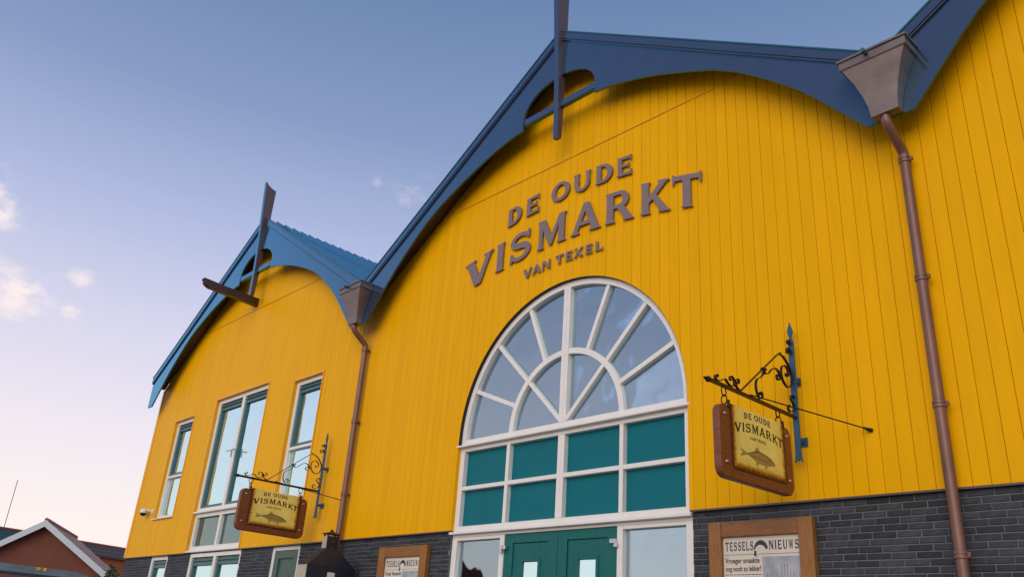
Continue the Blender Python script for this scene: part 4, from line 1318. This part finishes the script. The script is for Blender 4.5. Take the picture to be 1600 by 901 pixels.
MB().box(-ax, -ax + 0.05, -ay, -ay + 0.05, 0, 0.249).box(ax - 0.05, ax, -ay, -ay + 0.05, 0, 0.249).box(-ax, -ax + 0.05, ay - 0.05, ay, 0, 0.249).box(ax - 0.05, ax, ay - 0.05, ay, 0, 0.249).build('stand', SMOKEB, SO)

# ------------------------------------------------------------------ security camera
CC = empty('security_camera', (-13.33, 0, 4.22), 'small white security camera on the yellow boards beside the narrow left window', 'camera')
MB().lathe([(0.06, -0.001), (0.06, -0.025), (0.035, -0.03)], (0, 0, 0), 'y', 14).build('wall_mount', PLASTW, CC)
MB().tube([(0, -0.03, 0), (-0.02, -0.09, 0.02), (-0.07, -0.12, 0.035), (-0.13, -0.12, 0.03)], 0.020, 8).build('arm', PLASTW, CC)
MB().lathe([(0.02, 0.075), (0.075, 0.06), (0.085, 0.02), (0.085, -0.03)], (-0.21, -0.13, 0.0), 'z', 16).build('housing', PLASTW, CC, smooth=40)
MB().lathe([(0.078, -0.031), (0.070, -0.06), (0.045, -0.09), (0.012, -0.102)], (-0.21, -0.13, 0.0), 'z', 16).build('lens_dome', BLACKP, CC, smooth=60)

# ------------------------------------------------------------------ pots on the inner sill
POTM = mat('white_glazed_pot', (0.88, 0.88, 0.88), 0.25)
LEAF = mat('orchid_leaf', (0.05, 0.10, 0.04), 0.5, var=0.3)
MB().box(-2.0, 2.0, 0.19, 0.55, 4.44, 4.495).build('window_board', INTER, HALL)
for (px, lab) in ((1.50, 'white flower pot behind the lower right pane of the arched window'), (-1.28, 'white flower pot behind the lower left pane of the arched window')):
    p = empty('flower_pot', (px, 0.30, 4.495), lab, 'pot', 'pots on the window sill')
    MB().lathe([(0.065, 0.0), (0.085, 0.10), (0.105, 0.13), (0.105, 0.15), (0.095, 0.15), (0.08, 0.12)], (0, 0, 0), 'z', 18).build('pot', POTM, p, smooth=50)
    s = MB().tube([(0, 0, 0.12), (0.01, 0, 0.3), (0.04, 0.01, 0.45), (0.10, 0.0, 0.53)], 0.006, 6)
    s.build('stem', LEAF, p)
    l = MB()
    for k in range(5):
        a = k * 1.26
        d = (math.cos(a), math.sin(a))
        l.add([(0, 0, 0.13), (d[0] * 0.06 - d[1] * 0.02, d[1] * 0.06 + d[0] * 0.02, 0.19), (d[0] * 0.15, d[1] * 0.15, 0.17), (d[0] * 0.06 + d[1] * 0.02, d[1] * 0.06 - d[0] * 0.02, 0.185)], [(0, 1, 2, 3)])
    l.build('leaves', LEAF, p)

# ------------------------------------------------------------------ houses to the left
RED = mat('red_brown_render', (0.190, 0.060, 0.036), 0.8, var=0.12, nscale=3, bump=0.1)
PINKR = mat('pinkish_roof_tiles', (0.42, 0.19, 0.16), 0.6, var=0.15, nscale=12, bump=0.3, bscale=20)
BARGE = mat('pale_blue_white_bargeboard', (0.62, 0.70, 0.74), 0.5)
DTILE = mat('dark_roof_tiles', (0.085, 0.066, 0.062), 0.6, var=0.25, nscale=20)
OBR = mat('orange_brick', (0.38, 0.10, 0.035), 0.8, var=0.25, nscale=14, bump=0.2)
RIDGEM = mat('red_ridge_tile', (0.30, 0.07, 0.05), 0.6, var=0.2)
def house(name, apex, axis, hwid, slope, length, wallm, roofm, label, eave_over=0.25, ribs=True, barge=True):
    ax_ = Vector((axis[0], axis[1], 0)).normalized()
    wd = Vector((ax_.y, -ax_.x, 0))
    H = empty(name, (apex[0], apex[1], 0), label, 'house')
    za = apex[2]
    def P(w, l, z):
        v = wd * w + ax_ * l
        return (v.x, v.y, z)
    ze = za - slope * hwid
    wall = MB()
    prof = [(-hwid, 0), (hwid, 0), (hwid, ze - 0.12), (0, za - 0.14), (-hwid, ze - 0.12)]
    wall.prism(prof, lambda a, b: P(a, 0.25, b), lambda a, b: P(a, length, b))
    wall.build('wall', wallm, H)
    hw = hwid + eave_over
    for s in (-1, 1):
        r = MB()
        prof = [(0, za), (s * hw, za - slope * hw), (s * hw, za - slope * hw - 0.09), (0, za - 0.09)]
        r.prism(prof, lambda a, b: P(a, 0, b), lambda a, b: P(a, length + 0.2, b))
        R2 = r.build('roof', roofm, H)
        if ribs:
            nr = int(hw / 0.33)
            for i in range(1, nr + 1):
                w_ = s * i * hw / nr
                z_ = za - slope * abs(w_)
                MB().prism([(w_ - s * 0.02, z_ + 0.012), (w_, z_ - 0.0), (w_, z_ + 0.035), (w_ - s * 0.02, z_ + 0.047)], lambda a, b: P(a, 0.01, b), lambda a, b: P(a, length + 0.19, b)).build('tile_course', roofm, R2)
        if barge:
            r = MB()
            prof = [(0, za + 0.01), (s * hw, za - slope * hw + 0.01), (s * hw, za - slope * hw - 0.21), (0, za - 0.21)]
            r.prism(prof, lambda a, b: P(a, -0.05, b), lambda a, b: P(a, -0.002, b))
            r.build('bargeboard', BARGE, H)
    rd = MB().tube([P(0, -0.02, za + 0.02), P(0, length + 0.2, za + 0.02)], 0.07, 8)
    rd.build('ridge', RIDGEM, H)
    return H, P
house('gable_house', (-25, 0.86, 4.86), (-0.89, 0.46), 2.55, 0.665, 5.4, RED, PINKR, 'red brown gabled house with pale bargeboards behind the canopy at far left')
H2, P2 = house('tiled_house', (-47.0, 12.8, 6.02), (0.31, -0.95), 1.0, 0.50, 6.8, OBR, DTILE, 'brick house with dark tiled roof between gable house and yellow hall', barge=False)
H3, P3 = house('far_house', (-46.0, 7.2, 6.16), (0.25, -0.97), 3.4, 0.75, 12.0, OBR, mat('green_dark_tiles', (0.03, 0.085, 0.075), 0.6, var=0.3, nscale=12), 'house with dark green roof and aerial behind the gable house', barge=False)
a0 = P3(0, 3.05, 6.15)
MB().tube([a0, (a0[0], a0[1] - 0.02, 8.75)], 0.018, 6).build('aerial', IRON, H3)

house('opposite_house', (-17.8, -12.0, 5.25), (-0.75, -0.66), 2.7, 0.70, 7.0, RED, DTILE, 'dark roofed house across the street mirrored in the left side window', barge=False)

# canopy on posts at the far left edge
CN = empty('market_canopy', (-14.6, -2.6, 0), 'blue grey market canopy with yellow straps at the lower left corner', 'canopy')
CANV = mat('blue_grey_canvas', (0.16, 0.23, 0.30), 0.7, var=0.25, nscale=6, bump=0.2, bscale=10)
STRAP = mat('yellow_strap', (0.75, 0.45, 0.05), 0.5)
cv = MB()
cv.prism([(-2.4, 2.80), (1.5, 2.745), (1.95, 2.62), (1.95, 2.52), (1.45, 2.61), (-2.4, 2.62)], lambda a, b: (0.6, a, b), lambda a, b: (-1.4, a, b + 0.02))
cv.build('canopy_cloth', CANV, CN)
for (y, h) in ((-0.30, 0.15), (0.75, 0.06), (0.62, 0.05), (-1.2, 0.1)):
    MB().box(0.601, 0.625, y, y + 0.07, 2.745 - h, 2.80 - 0.014 * (y + 2.4)).build('strap', STRAP, CN)
for (xx, y) in ((0.4, -2.2), (0.4, 1.3), (-1.2, -2.2), (-1.2, 1.3)):
    MB().tube([(xx, y, 0), (xx, y, 2.66)], 0.03, 8).build('post', STEEL, CN)

# bush between house and hall
BU = empty('bush', (-22.0, 2.42, 0), 'green leafy bush at the corner of the gable house', 'bush')
lf = MB()
for i in range(2600):
    while True:
        q = Vector((random.uniform(-1, 1), random.uniform(-1, 1), random.uniform(-1, 1)))
        if 0.35 < q.length < 1.0:
            break
    q = Vector((q.x * 0.55, q.y * 0.36, 2.2 + q.z * 1.25 + random.uniform(-0.1, 0.1)))
    d = Vector((random.uniform(-1, 1), random.uniform(-1, 1), random.uniform(-0.3, 1))).normalized()
    e = d.cross(Vector((random.uniform(-1, 1), random.uniform(-1, 1), 1))).normalized()
    s = random.uniform(0.05, 0.09)
    lf.add([q - d * s, q + e * s * 0.45, q + d * s, q - e * s * 0.45], [(0, 1, 2, 3)])
lf.build('foliage', mat('bush_leaf', (0.055, 0.105, 0.03), 0.55, var=0.4, nscale=4, island=0.4), BU)
MB().tube([(0, 0, 0), (0.02, 0.03, 0.8), (-0.03, 0, 1.8)], [0.05, 0.04, 0.02], 8).build('stem', mat('bark', (0.08, 0.05, 0.035), 0.85, var=0.2), BU)
print('boards', nb, 'bricks', len(cands), 'objects', len(bpy.data.objects))
